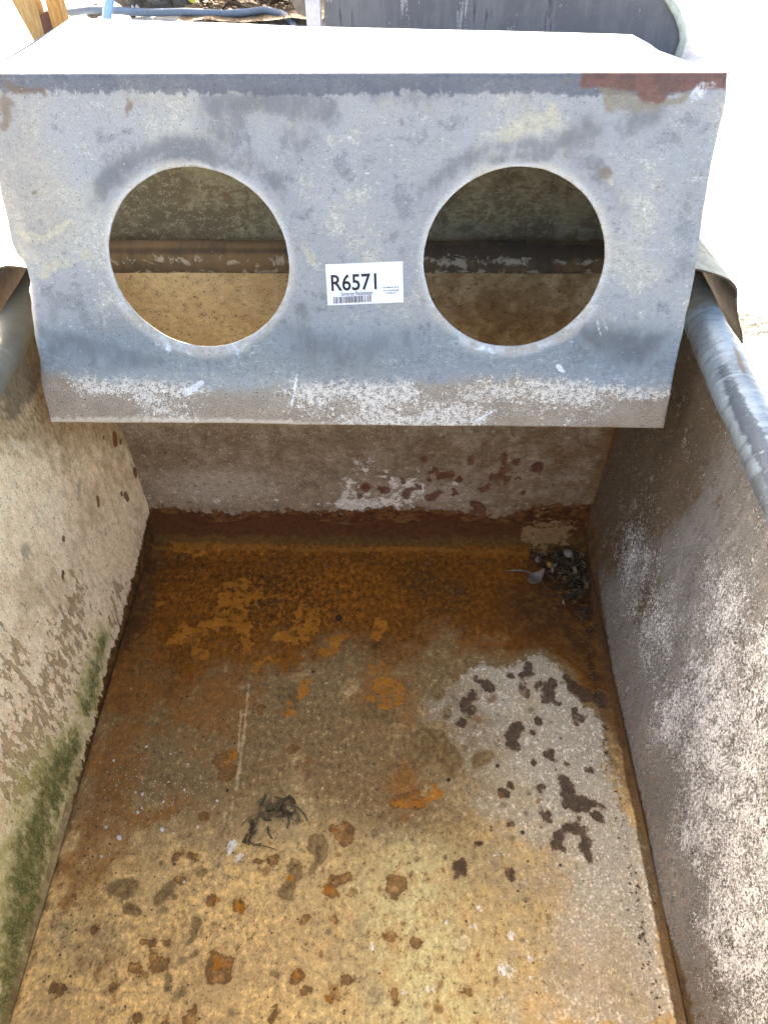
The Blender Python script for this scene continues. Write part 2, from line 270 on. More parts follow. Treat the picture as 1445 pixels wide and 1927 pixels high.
 'lspot': [[[.7221,.1788,.0065,.0055],[.7159,.1727,.0064,.0056]],[[.7287,.163,.004,.0034]],[[.7268,.1107,.0069,.0064],[.7263,.1062,.0055,.0051]],[[.6814,.113,.005,.0049],[.6813,.1071,.005,.005]],[[.6748,.1218,.0037,.0036]],[[.6273,.1645,.0033,.0032],[.6214,.1587,.0032,.0032]],[[.5365,.1954,.0035,.0037]],[[.5068,.1738,.0025,.0028]],[[.5022,.1733,.0025,.0028]],[[.697,.1985,.0024,.0021]]],
 'lgrey': [[[.611,.2069,.0051,.0048],[.5992,.1999,.004,.0039]],[[.6109,.1276,.0032,.0034],[.6066,.1228,.0032,.0034]],[[.4792,.2427,.0074,.008]],[[.4801,.2794,.0021,.0022]]],
 'ledge': [[.7348,.0272],[.7058,.0259],[.6275,.0181],[.5707,.0134],[.5263,.0076],[.4849,.0132],[.3993,-.008],[.3182,-.0044]],
 'rspeck': [[[.5632,.1286,.0429,.0482]],[[.4682,.1389,.0343,.0439]],[[.3554,.2041,.0357,.0502],[.2792,.2081,.0333,.0534]],[[.2166,.2042,.024,.0438],[.165,.1862,.0279,.0568]],[[.3718,.1232,.0207,.032]],[[.2716,.112,.0159,.03]],[[.3979,.2672,.0315,.0376]],[[.3334,.2851,.0258,.0337]],[[.1836,.1118,.0123,.0276]]],
 'rdark': [[[.5763,.2694,.0392,.0354],[.5902,.2156,.0423,.0407]],[[.6614,.1694,.0509,.0474],[.6411,.0955,.0393,.0415]],[[.5044,.1368,.0284,.0345]],[[.6046,.3305,.0202,.016]]],
 'redge': [[.7418,.0479],[.6676,.0547],[.6091,.0279],[.5002,.0122],[.3986,.0099],[.3082,.0145],[.2338,.0062],[.1616,.0274]],
 'pdark': [[[-.1586,.2441,.0118,.0107],[-.1277,.2492,.0159,.0144],[-.0977,.2463,.0131,.0119]],[[-.117,.2852,.0137,.0121],[-.0628,.2833,.0127,.0113],[-.0268,.2793,.0136,.0121]],[[-.0459,.261,.0138,.0125]],[[-.1053,.265,.0184,.0166]],[[.1242,.2446,.0092,.0084],[.1603,.2509,.0128,.0117],[.1912,.2604,.0136,.0124],[.2031,.2734,.0108,.0097]],[[.2386,.2754,.0108,.0097],[.2561,.2775,.0081,.0072]],[[.2123,.2363,.0092,.0085]],[[.1183,.2652,.0045,.0041]],[[-.2934,.0991,.0085,.0083],[-.2839,.081,.0096,.0095],[-.255,.067,.0086,.0086],[-.1927,.0605,.0064,.0065]],[[-.0694,.1006,.0102,.0103],[-.0446,.0853,.0113,.0115],[-.0087,.0804,.0124,.0126],[.0479,.086,.0102,.0104]],[[-.0534,.1133,.0101,.0101]],[[.2151,.0948,.0101,.0102],[.2413,.0873,.0143,.0145],[.2825,.0824,.0123,.0125]],[[-.1668,.0999,.0104,.0103]],[[.0854,.2932,.0107,.0095],[.0185,.2971,.0089,.0079]]],
 'pbrown': [[[-.1897,.2916,.0064,.0056],[-.1928,.2892,.0046,.004]],[[-.2903,.2852,.0093,.0081],[-.2972,.2648,.0066,.0058]],[[-.269,.2991,.0065,.0055],[-.2822,.3011,.0092,.0079]],[[-.2767,.218,.0029,.0026]],[[.2174,.2321,.0093,.0086]]],
 'pyel': [[[-.2956,.174,.0045,.0042],[-.2735,.1856,.005,.0046],[-.2478,.198,.0049,.0045]],[[-.3009,.1608,.0051,.0048],[-.2957,.1498,.0051,.0048],[-.2687,.16,.0061,.0057],[-.2422,.169,.005,.0047]],[[-.0361,.1643,.0039,.0038]],[[.2232,.2236,.0033,.003]],[[.1319,.2653,.0091,.0082],[.1663,.2834,.0134,.012]],[[.0843,.2057,.0085,.008],[.0803,.1833,.0067,.0064]],[[-.0409,.1666,.0069,.0066]]],
 'prust': [[[.1949,.3048,.0044,.0039],[.2387,.3041,.0071,.0062],[.2737,.3041,.0071,.0062],[.3114,.3048,.0071,.0062]],[[.2486,.2971,.008,.007],[.2579,.294,.0062,.0055]],[[.1725,.3087,.0026,.0023]]],
 'polive': [[[.2089,.2979,.0053,.0047],[.2319,.2913,.0089,.0079],[.2545,.2874,.0071,.0063],[.2798,.294,.0053,.0047]],[[.1729,.3048,.0044,.0039]]],
 'pwhite': [[[-.2191,.0945,.0052,.0052],[-.1906,.0765,.0047,.0048],[-.1496,.0699,.0053,.0053],[-.1077,.0702,.0052,.0053],[-.0864,.0772,.0047,.0047]],[[.099,.0863,.0046,.0047],[.1303,.0761,.0046,.0047],[.1662,.0754,.0046,.0047],[.2013,.0818,.0046,.0047]],[[-.0968,.0771,.0036,.0037],[-.0864,.0772,.0042,.0042]],[[.2532,.2027,.0028,.0027]],[[.3016,.2952,.0098,.0086],[.2847,.2913,.0053,.0047]],[[-.2527,.1657,.0015,.0014]]],
 'pscr': [[[-.0566,.0519,.0008,.0009],[-.0636,.0193,.0012,.0012]],[[.1393,.0166,.0008,.0008],[.1224,.0052,.0011,.0011]],[[.2296,.1075,.0006,.0006],[.2357,.0913,.0006,.0006]],[[.2351,.1075,.0005,.0005],[.2409,.0975,.0005,.0005]],[[-.1699,.0306,.0032,.0033],[-.1526,.0418,.0027,.0027]],[[.1984,.0608,.0026,.0027],[.2041,.0556,.0016,.0016]]],
 'pline': [[[-.2477,.2924,.0006,.0005],[-.243,.2979,.0005,.0004]],[[-.2512,.2792,.0006,.0005],[-.2529,.2751,.0005,.0004]],[[-.2064,.2812,.0006,.0005],[-.2066,.2715,.0005,.0004]]],
 'pout_l': [[-.3096,.3096],[-.3116,.2689],[-.3136,.2245],[-.3143,.2023],[-.3152,.1748],[-.3131,.164],[-.3067,.1569],[-.3045,.1488],[-.3045,.1391],[-.3095,.1302],[-.3129,.1117],[-.3148,.0835],[-.3142,.0487],[-.3106,-.0001]],
 'pout_r': [[.3105,.3094],[.3133,.2893],[.3114,.2449],[.3115,.2108],[.3117,.1953],[.3123,.1818],[.3121,.1704],[.3135,.147],[.3122,.103],[.3107,.0537],[.3093,.0001]],
}

# ================================================================ THE TROUGH
TL = (0.0, 0.0, -0.004)                                # base of the trough
trough = empty('trough', TL, 'long galvanised metal water trough, rusty and limescaled inside, seen from above', 'trough')
RF = .016; YB = .705; XS = .30; FL = .10; BL = .25; ZT = .352; Y0 = -.95

# ---- floor pan -------------------------------------------------
def floor_mat():
    g = G('rusty_trough_floor', .9, 0, .08); v = g.vec(); vs = g.vec('pc', (1, .75, 1))
    nb = g.noise(v, 9, 5, .6); nm = g.noise(v, 38, 6, .65); nf = g.noise(vs, 170, 5, .7); nx = g.noise(vs, 560, 3, .6)
    ne = g.noise(v, 95, 5, .65)
    edge = (ne - .5) * .0095 + (nf - .5) * .006
    def sp(name, w=.0008, k=1.0): return g.ss(g.at(name) + edge * k, -w, w)
    # dirty tan ground coat, made lighter at the near end for the stronger light
    tan = g.mix((.55, .345, .130), (.35, .210, .082), g.ss(nm * .7 + nf * .3, .34, .66))
    tan = g.mix(tan, (.74, .44, .135), g.ss(nb * .5 + nf * .5, .40, .66) * g.at('warm'))
    tan = g.mix(tan, (.54, .43, .175), g.at('oli') * g.ss(nm * .6 + nf * .4, .32, .6))
    tan = g.mix(tan, (.21, .155, .085), g.ss(nb * .6 + nm * .2 + ne * .2, .48, .70) * .75)
    tan = g.mix(tan, (.215, .130, .050), g.at('mid') * g.ss(nm * .5 + nb * .5 + g.at('mid') * .2, .40, .66))
    tan = g.mix(tan, (.62, .44, .22), g.ss(nf * .6 + nx * .4, .58, .74) * .5)
    tan = g.mix(tan, (.12, .07, .03), g.ss(nx * .5 + nf * .5, .40, .33) * .55)
    tan = g.mix(tan, (.33, .155, .038), g.at('warm') * g.ss(nb * .35 + nm * .35 + ne * .3, .52, .72) * .6)
    # pale grey limescale on the right
    pm = g.ss(g.at('pale') + edge * 2.2 + (nm - .5) * .034 + (nb - .5) * .02, -.003, .005)
    pale = g.mix((.50, .42, .285), (.34, .265, .165), g.ss(nf * .6 + nm * .4, .42, .62))
    pale = g.mix(pale, (.66, .575, .42), g.ss(nx * .5 + nf * .5, .52, .64))
    pale = g.mix(pale, (.24, .18, .11), g.ss(nx * .5 + ne * .5, .40, .26) * .7)
    pale = g.mix(pale, (.42, .30, .14), g.ss(nb * .6 + nm * .25 + ne * .15, .48, .72) * .75)
    c = g.mix(tan, pale, pm * g.ss(g.at('palek') + (nm - .5) * .8 * g.ss(g.at('palek'), .0, .35) + (ne - .5) * .4, .10, 1.15) * .95)
    # orange rust at the deep end
    om = g.ss(g.at('orange') + (nm - .5) * .7 + (ne - .5) * .35 + (nf - .5) * .25, .25, .85)
    oc = g.mix((.205, .068, .008), (.112, .042, .007), g.ss(nb * .4 + ne * .6, .36, .66))
    oc = g.mix(oc, (.28, .108, .013), g.ss(ne * .5 + nf * .5, .54, .72) * .75)
    oc = g.mix(oc, (.080, .042, .012), g.ss(nm * .4 + nb * .4 + ne * .2, .50, .66) * .85)
    oc = g.mix(oc, g.mix((.38, .125, .013), (.23, .078, .010), nf), g.at('crust') * g.ss(ne * .55 + nf * .45, .52, .60) * .9)
    oc = g.mix(oc, (.06, .028, .008), g.at('crust') * g.ss(ne * .55 + nf * .45, .46, .38) * .8)  # shadows between the crust flakes, painted dark
    c = g.mix(c, oc, om)
    c = g.mix(c, g.mix((.062, .028, .010), (.135, .056, .013), g.ss(ne * .5 + nm * .5, .38, .66)), g.ss(g.at('edark') + (nm - .5) * .7 + (ne - .5) * .5 + (nf - .5) * .3, .30, .90) * .9)
    c = g.mix(c, (.24, .095, .020), g.ss(g.at('orangeB') + (ne - .5) * .6 + (nm - .5) * .7 + (nf - .5) * .3, .28, .85) * .72)
    c = g.mix(c, g.mix((.145, .082, .030), (.20, .125, .045), g.ss(ne * .5 + nf * .5, .4, .6)), sp('olive', .0014) * g.ss(nm * .5 + ne * .5, .14, .42) * .88)
    rs = g.at('rust') + edge * 1.1
    c = g.mix(c, (.33, .17, .05), g.ss(rs, -.006, .003) * .5)
    c = g.mix(c, g.mix((.23, .085, .016), (.12, .062, .022), g.ss(ne * .5 + nm * .5, .40, .60)), g.ss(rs, -.0016, .0014) * g.ss(ne * .5 + nm * .5, .22, .55) * .8)
    c = g.mix(c, (.09, .040, .012), g.ss(rs, -.0011, .0002) * g.ss(rs, .0018, .0004) * .55)
    c = g.mix(c, g.mix((.082, .048, .026), (.060, .034, .018), g.ss(ne, .4, .6)), g.ss(g.at('dark') + edge * 1.25, -.0010, .0010) * g.ss(nm * .5 + ne * .5, .05, .40) * .92)
    c = g.mix(c, (.24, .10, .03), g.ss(g.at('dark') + edge, -.0022, -.0004) * g.ss(g.at('dark') + edge, .0006, -.0002) * .35)
    c = g.mix(c, g.mix((.46, .175, .020), (.32, .115, .012), g.ss(nf * .5 + ne * .5, .42, .6)), g.ss(g.at('flake') + edge * 1.5 + (nm - .5) * .009, -.0006, .0008) * g.ss(ne * .55 + nm * .45, .40, .56) * .9)
    c = g.mix(c, (.20, .090, .026), g.ss(g.at('spk') + (ne - .5) * .9 + (nf - .5) * .6, .45, .95) * .75)
    c = g.mix(c, (.13, .085, .04), g.ss(g.at('spk2') + (ne - .5) * .9 + (nf - .5) * .6, .45, .95) * .65)
    # marks
    c = g.mix(c, (.60, .46, .24), g.ss(g.at('cream') + edge * .8, -.0015, .002) * .45)
    c = g.mix(c, (.15, .09, .035), g.ss(g.at('cream') + edge * .5, -.0022, -.001) * g.ss(g.at('cream') + edge * .5, .0004, -.0006) * .3)
    c = g.mix(c, (.64, .57, .44), g.ss(g.at('white') + (nf - .5) * 1.1 + (ne - .5) * .7 + (nx - .5) * .8, .50, 1.0) * .85)
    c = g.mix(c, (.50, .345, .165), g.ss(g.at('scratch') + (nf - .5) * .004, -.0012, .0008) * .6)
    vr = g.voro(v, 95); vq = g.voro(v, 190)
    c = g.mix(c, (.035, .022, .012), g.ss(vr + (nm - .5) * .25, .085, .05) * .85)
    c = g.mix(c, (.06, .035, .015), g.ss(vq + (ne - .5) * .3, .10, .05) * .7)
    c = g.mix(c, (.022, .016, .010), g.ss(g.at('pit') + edge * .3, -.0006, .0006) * .9)
    c = g.mix(c, (.075, .040, .016), g.ss(g.at('seam') + (nm - .5) * .5, .35, .6) * .85)
    c = g.mix(c, g.mix((.115, .062, .016), (.070, .036, .011), nm), g.ss(g.at('fil') + (nm - .5) * .006, .0035, .009) * .9)
    c = g.mix(c, (.078, .028, .010), g.ss(g.at('fil') + (nm - .5) * .012 + (ne - .5) * .005, .010, .016) * .92)
    c = g.mix(c, (.21, .085, .014), g.ss(g.at('line') + (ne - .5) * .9 + (nm - .5) * .7, .45, .85) * .8)
    c = g.mix(c, (.23, .135, .055), g.ss(g.at('tan') + (ne - .5) * 1.3 + (nm - .5) * 1.0 + (nf - .5) * .5, .56, .76) * .75)
    c = g.bright(c, (nx * .4 + nf * .6 - .5) * 1.6 + (nm - .5) * .3 + 1.0)
    hgt = nf * .35 + nx * .2 + nm * .5 + pm * g.at('palek') * .45 + om * g.ss(ne * .55 + nf * .45, .45, .6) * .3 + g.ss(g.at('flake') + edge, -.0006, .0008) * .5 - sp('dark') * .25 + g.ss(rs, -.0008, .0008) * .35
    ro = g.mix((.85, .85, .85), (.55, .55, .55), sp('dark') * .6)
    return g.done(c, hgt, .0011, .8)
def build_floor():
    cols = []                                           # (x, z) across
    n = int((XS - RF) / .0015)
    ang = np.linspace(0, math.radians(86), 9)[1:]
    inner = np.linspace(-(XS - RF), XS - RF, 2 * n + 1)
    ax = XS - RF + RF * np.sin(ang); az = RF - RF * np.cos(ang)
    cx = np.concatenate([-ax[::-1], inner, ax]); cz = np.concatenate([az[::-1], 0 * inner, az])
    rb = .050; YF = YB + .011; an = np.linspace(0, math.radians(80), 26)[1:]
    yy = np.concatenate([np.linspace(Y0, .09, 60)[:-1], np.arange(.09, YF - rb, .0015), YF - rb + rb * np.sin(an)])
    rz = np.concatenate([0 * yy[:-25], rb - rb * np.cos(an)])
    X, Y = np.meshgrid(cx, yy); Z = np.maximum(cz[None, :], rz[:, None]); WX, WY = warp(X, Y, .010, 55, 14); W2, W3 = warp(X, Y, .035, 34, 15)
    Z = Z + (fbm(X, Y, 9, 4, 1) - .5) * .004 * (Z < .001) + (fbm(X, Y, 60, 3, 2) - .5) * .0009
    A = {}
    for k in ('dark', 'olive', 'rust', 'flake', 'pit', 'cream', 'scratch'): A[k] = sdf(WX, WY, D[k]) if k not in ('pit', 'scratch') else sdf(X, Y, D[k])
    A['flake'] = sdf(*warp(X, Y, .026, 48, 16), D['flake'])
    A['white'] = gauss(WX, WY, D['white'], 1.2); A['orangeB'] = np.maximum(gauss(W2, W3, D['orangeB'], .7) * .9, .75 * np.exp(-((W2 + .27) / .05) ** 2) * sstep(Y, .17, .26) * (1 - sstep(Y, .5, .6)))
    A['pale'] = np.clip(polysd(X, Y, D['palepoly']), -.03, .03)
    xq = .115 - .075 * sstep(Y, .24, .42); A['palek'] = sstep(X + (fbm(X, Y, 14, 4, 4) - .5) * .13, xq, xq + .15) * (1 - .12 * sstep(-Y, -.26, -.14))
    A['orange'] = sstep(Y + (fbm(X, Y, 7, 3, 6) - .5) * .24, .37, .58)
    A['orange'] *= 1 - .85 * sstep(polysd(X, Y, D['palepoly']), -.02, .01)
    A['mid'] = sstep(Y + (fbm(X, Y, 8, 3, 9) - .5) * .14 - X * .12, .26, .37)
    A['warm'] = sstep(-X + (fbm(X, Y, 9, 3, 11) - .5) * .2, -.06, .10) * (1 - sstep(Y, .25, .32))
    A['oli'] = np.exp(-((X - .06 - (fbm(X, Y, 11, 3, 13) - .5) * .12) / .085) ** 2) * (1 - sstep(Y, .36, .44))
    rr = np.random.RandomState(31)
    for nm_, cnt_, k_ in (('spk', 150, 1), ('spk2', 120, 2)):
        xs_ = rr.uniform(-.28, .20, cnt_); ys_ = rr.uniform(.12, .52, cnt_) ** 1.0; rs_ = np.clip(rr.lognormal(-6.0, .55, cnt_), .0012, .009)
        A[nm_] = gauss(*warp(X, Y, .012, 70, 33 + k_), [[(float(p), float(q), float(s), float(s * 1.1))] for p, q, s in zip(xs_, ys_, rs_)], .8)
    ed = .30 - np.abs(X)
    A['edark'] = (1 - sstep(ed - .05 * sstep(Y, .42, .62) * (X > 0), .004, .035)) * sstep(Y, .25 + .12 * (X < 0), .5) * (X > 0) + (X <= 0) * (1 - sstep(ed, .0, .04)) * sstep(Y, .42, .55)
    A['edark'] = np.maximum(A['edark'], .95 * np.exp(-((X - .24) / .10) ** 2 - ((Y - .585) / .085) ** 2))
    A['seam'] = (1 - sstep(ed, .0, .012)) * (X > 0) + .45 * (1 - sstep(ed, 0, .010)) * (X <= 0)
    A['fil'] = np.repeat(rz[:, None], len(cx), 1); A['crust'] = np.clip(np.exp(-((X + .12) / .11) ** 2 - ((Y - .605) / .045) ** 2) * 1.1 + .35 * sstep(Y, .45, .55), 0, 1); A['line'] = np.exp(-((Y - .684 - (fbm(X, X * 0, 12, 3, 17) - .5) * .012) / .004) ** 2)
    A['tan'] = gauss(X, Z - .0 * Y, D['btan'], .7) * (Y > .66)
    V = np.stack([X, Y, Z], -1).reshape(-1, 3); pc = np.stack([X, Y + Z * .8, Z], -1).reshape(-1, 3)
    mesh_from('floor_pan', V, gridfaces(*X.shape), floor_mat(), trough, TL, True, A, pc)
    m = MB(); m.box((-.31, Y0 - .01, -.003), (.31, YB + .01, -.0022)); return m
build_floor()

# ---- side walls -------------------------------------------------
def left_mat():
    g = G('limescaled_wall_left', .95, 0, .08); v = g.vec(); vs = g.vec('pc', (1, .55, 1)); vl = g.vec('pc', (1, .36, 1))
    nb = g.noise(v, 8, 4, .6); nm = g.noise(vs, 88, 6, .68); nf = g.noise(vs, 210, 5, .7); nx = g.noise(v, 620, 3, .6); ns = g.noise(vl, 150, 5, .65)
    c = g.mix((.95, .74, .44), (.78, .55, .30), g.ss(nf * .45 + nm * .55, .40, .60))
    c = g.mix(c, (.92, .80, .54), g.ss(nf * .5 + nx * .5, .50, .70) * .8)
    c = g.mix(c, (.50, .33, .17), g.ss(nb * .45 + nm * .35 + nf * .2 + g.at('pink') * .18, .54, .74) * .7)
    c = g.mix(c, g.mix((.27, .165, .065), (.40, .27, .125), g.ss(nf, .42, .6)), g.ss(g.at('brown') + (nm - .5) * .7 + (nb - .5) * .5 + (nf - .5) * .5, .25, .85) * .85)
    c = g.mix(c, (.16, .10, .05), g.ss(nx * .5 + nf * .5, .40, .32) * .6)
    fk = g.ss(ns * .8 + nf * .2 + g.at('fleck') * .24, .71, .75)
    c = g.mix(c, g.mix((.26, .135, .045), (.40, .25, .10), nm), fk * .72)
    ed = (nf - .5) * .003 + (ns - .5) * .003
    c = g.mix(c, (.17, .075, .025), g.ss(g.at('spot') + ed, -.0006, .0006) * .92)
    c = g.mix(c, (.21, .19, .13), g.ss(g.at('grey') + ed * 2.4, -.0010, .0020) * .5)
    am = g.ss(g.at('algae') * (.45 + nb * 1.0) + (nm - .5) * 1.1 + (nf - .5) * 1.0, .48, 1.2)
    ac = g.mix((.195, .180, .050), (.095, .095, .028), g.ss(nf * .5 + nm * .5, .42, .6)); ac = g.mix(ac, (.30, .30, .10), g.ss(nx * .5 + nf * .5, .52, .64) * .7)
    c = g.mix(c, (.40, .36, .10), g.ss(g.at('algae2') + (nm - .5) * .9 + (nf - .5) * .7 + (nb - .5) * .5, .30, 1.0) * .75)
    c = g.mix(c, ac, am * .92)
    sm = g.ss(g.at('seam') + (ns - .5) * .022 + (nf - .5) * .008, -.002, .0025)
    c = g.mix(c, g.mix((.085, .042, .014), (.15, .072, .018), g.ss(nm, .42, .6)), sm)
    c = g.mix(c, g.mix((.36, .27, .13), (.24, .15, .06), g.ss(ns, .42, .6)), g.ss(g.at('toe') + (ns - .5) * .5, .3, .7) * .7)
    c = g.mix(c, (.16, .115, .065), g.ss(g.at('top') + (nm - .5) * .7, .35, .65) * .8)
    c = g.bright(c, (nx * .4 + nf * .6 - .5) * 1.3 + (nm - .5) * .3 + 1.02)
    return g.done(c, nf * .5 + nm * .6 + nx * .25 - fk * .9 - sm * .8 + am * (nf * 1.6 + .5), .0014, .9)
def right_mat():
    g = G('limescaled_wall_right', .95, 0, .08); v = g.vec(); vs = g.vec('pc', (1, .60, 1)); vl = g.vec('pc', (1, .33, 1))
    nb = g.noise(v, 9, 4, .6); nm = g.noise(vs, 55, 5, .65); nf = g.noise(vs, 380, 5, .75); nx = g.noise(v, 800, 3, .6); ns = g.noise(vl, 130, 5, .65)
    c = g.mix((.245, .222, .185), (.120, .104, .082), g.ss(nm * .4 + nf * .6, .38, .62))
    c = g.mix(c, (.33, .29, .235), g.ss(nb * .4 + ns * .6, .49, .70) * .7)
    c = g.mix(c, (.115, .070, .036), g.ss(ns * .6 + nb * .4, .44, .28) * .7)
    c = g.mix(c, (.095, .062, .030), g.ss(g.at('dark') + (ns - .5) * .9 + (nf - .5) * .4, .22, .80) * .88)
    wm = g.ss(nf * .50 + nx * .50 + (nm - .5) * .30 + g.at('speck') * .22, .64, .80)
    c = g.mix(c, g.mix((.86, .83, .76), (.60, .565, .50), nm), wm * .9)
    c = g.mix(c, (.58, .54, .47), g.ss(g.at('speck') * .35 + g.at('cream') * .3 + (nm - .5) * .8 + (ns - .5) * .5 + (nf - .5) * .8, .60, 1.2) * .55)
    c = g.mix(c, (.05, .038, .024), g.ss(nx * .35 + nf * .45 + ns * .2, .45, .30) * .9)
    fk = g.ss(ns * .85 + nf * .15 + g.at('low') * .14, .70, .74)
    c = g.mix(c, (.14, .075, .034), fk * .45)
    sm = g.ss(g.at('seam') + (ns - .5) * .02 + (nf - .5) * .008, -.002, .003)
    c = g.mix(c, g.mix((.088, .050, .024), (.13, .070, .022), g.ss(nm, .42, .6)), sm * .92)
    c = g.mix(c, (.15, .058, .012), g.ss(g.at('org') + (nm - .5) * .8, .35, .8) * .8)
    c = g.bright(c, (nx * .4 + nf * .6 - .5) * 2.1 + (nm - .5) * .5 + 1.0)
    return g.done(c, nf * .7 + nm * .5 + nx * .4 + wm * .5, .0013, .9)
def wall_grid():
    yy = np.concatenate([np.linspace(Y0, .0, 50)[:-1], np.arange(0, YB + BL * ZT + .003, .0015)])
    zz = np.arange(.010, ZT + .018, .0015)
    return np.meshgrid(yy, zz)
Y, Z = wall_grid()
ymax = YB + BL * Z + .002
Yc = np.minimum(Y, ymax)
def side(sgn):
    bump = (fbm(Yc, Z, 12, 4, 20 + sgn) - .5) * .003 + (fbm(Yc, Z * .5, 90, 3, 24 + sgn) - .5) * .0008
    if sgn < 0: bump = bump + .003 * sstep(Yc, .50, .74) * sstep(Z, .02, .05) + (fbm(Yc, Z, 30, 3, 33) - .5) * .0025 * sstep(Yc, .5, .7)
    X = sgn * (XS + FL * Z - bump)
    A = {}
    if sgn < 0:
        A['fleck'] = gauss(Yc, Z, D['lfleck'], .55); A['spot'] = sdf(Yc, Z, D['lspot']); A['grey'] = sdf(Yc, Z, D['lgrey'])
        A['algae'] = gauss(Yc, Z, D['algae'], .8); A['algae2'] = gauss(Yc, Z, D['algae'], .22)
        es = sorted(D['ledge']); xs = [p[0] for p in es]; zs = [max(.004, p[1]) + .016 for p in es]
        A['seam'] = np.interp(Yc, xs, zs, left=.004) - Z
        A['brown'] = sstep(Yc + (Z - .2) * 1.1, .56, .78); A['pink'] = np.exp(-((Yc - .55) / .12) ** 2 - ((Z - .17) / .07) ** 2)
        A['toe'] = (1 - sstep(Z, .018, .04)) * (1 - sstep(Yc, .30, .42)); A['top'] = sstep(Z, .315, .345) * sstep(Yc, .50, .62)
        m = left_mat()
    else:
        A['speck'] = np.clip(gauss(Yc, Z, D['rspeck'], .4) * .8 + .15 * sstep(-Yc, -.60, -.4) + .55 * (1 - sstep(Yc, .15, .5)) * sstep(Z, .03, .15), 0, 1.1)
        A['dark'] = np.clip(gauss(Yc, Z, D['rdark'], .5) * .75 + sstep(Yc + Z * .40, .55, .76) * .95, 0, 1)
        es = sorted(D['redge']); A['seam'] = np.interp(Yc, [p[0] for p in es], [max(.006, p[1] * .8) + .006 for p in es]) - Z
        A['cream'] = 1 - sstep(Yc, .2, .45); A['low'] = 1 - sstep(Z, .05, .13)
        A['org'] = sstep(Yc, .70, .76) * (1 - sstep(Z, .2, .34))
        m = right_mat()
    P = np.stack([X, Yc, Z], -1).reshape(-1, 3)
    F = gridfaces(*Yc.shape, flip=(sgn > 0))
    n = len(P)                                          # outer face of the sheet
    xo = lambda z: sgn * (XS + .006 + FL * z)
    Q = [(xo(-.004), Y0, -.004), (xo(-.004), YB + .012, -.004), (xo(.36), YB + BL * .36 + .012, .36), (xo(.36), Y0, .36)]
    P = np.concatenate([P, np.array(Q)])
    F = np.concatenate([F, np.array([[n, n + 1, n + 2, n + 3]])])
    for k in A: A[k] = np.concatenate([A[k].ravel(), np.zeros(4)])
    pc = np.stack([P[:, 1], P[:, 2], P[:, 0] * .3], -1)
    return mesh_from('side_wall', P, F, m, trough, TL, True, A, pc)
lw = side(-1); lw['label'] = 'cream limescaled side wall with brown flecks and green algae'
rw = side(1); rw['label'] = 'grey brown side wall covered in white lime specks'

# ---- end walls --------------------------------------------------
def back_mat():
    g = G('rust_banded_end_wall', .95, 0, .08); v = g.vec(); vh = g.vec('pc', (.6, 1, 1))
    nb = g.noise(v, 10, 4, .6); nm = g.noise(v, 42, 6, .68); nf = g.noise(vh, 180, 5, .7); nx = g.noise(v, 560, 3, .6); ne = g.noise(v, 95, 5, .68)
    ed = (ne - .5) * .008 + (nf - .5) * .005
    c = g.mix((.27, .195, .120), (.155, .108, .064), g.ss(nm * .6 + nf * .4, .40, .60))
    c = g.mix(c, (.165, .125, .075), g.ss(nb * .5 + ne * .5, .52, .70) * .7)
    c = g.mix(c, (.42, .325, .21), g.ss(nf * .55 + nx * .45, .55, .70) * .6)
    c = g.mix(c, (.36, .285, .20), g.ss(g.at('lpale') + (nm - .5) * .8, .35, .8) * .6)
    c = g.mix(c, g.mix((.47, .345, .175), (.34, .225, .10), g.ss(nm * .5 + nb * .3 + nf * .2, .38, .64)), g.at('upper') * .9)
    wm = g.ss(g.at('white') + (ne - .5) * 1.2 + (nf - .5) * 1.3 + (nm - .5) * .8, .46, .92)
    c = g.mix(c, (.62, .55, .44), wm * .75)
    c = g.mix(c, g.mix((.115, .032, .014), (.075, .024, .011), g.ss(ne, .4, .6)), g.ss(g.at('red') + ed * 1.5 + (nm - .5) * .006, -.0010, .0014) * .88)
    c = g.mix(c, (.16, .075, .02), g.ss(g.at('cor') + (nm - .5) * .9 + (nf - .5) * .5, .35, 1.1) * .7)
    c = g.mix(c, (.15, .085, .035), g.at('right') * g.ss(nm * .5 + nb * .5, .30, .62) * .75)
    c = g.mix(c, (.14, .085, .035), g.at('ushade') * g.ss(nm * .5 + nb * .5, .25, .65) * .8)  # dimmer right half behind the holes, shade painted into the colour
    be = g.ss(g.at('band') + ed * 1.9 + (nm - .5) * .022, -.0014, .0016)
    bc = g.mix((.075, .026, .009), (.12, .052, .016), g.ss(nm * .5 + nf * .5, .42, .6))
    bc = g.mix(bc, (.11, .066, .022), g.ss(g.at('low') + (nm - .5) * .5, .3, .6))
    bc = g.mix(bc, (.20, .085, .014), g.ss(g.at('low2') + (nm - .5) * .7, .35, .7))
    c = g.mix(c, bc, be)
    c = g.mix(c, (.27, .17, .08), g.ss(g.at('tan') + (ne - .5) * 1.3 + (nm - .5) * 1.0 + (nf - .5) * .5, .50, .68) * .85)
    c = g.mix(c, (.05, .03, .015), g.ss(nx * .5 + nf * .5, .39, .32) * .6)
    c = g.mix(c, (.06, .045, .03), g.ss(g.voro(v, 130) + (nm - .5) * .3, .075, .04) * .8)
    c = g.bright(c, (nx * .4 + nf * .6 - .5) * 1.6 + (nm - .5) * .4 + 1.0)
    return g.done(c, nf * .5 + nm * .6 + nx * .25 - be * .3, .0011, .8)
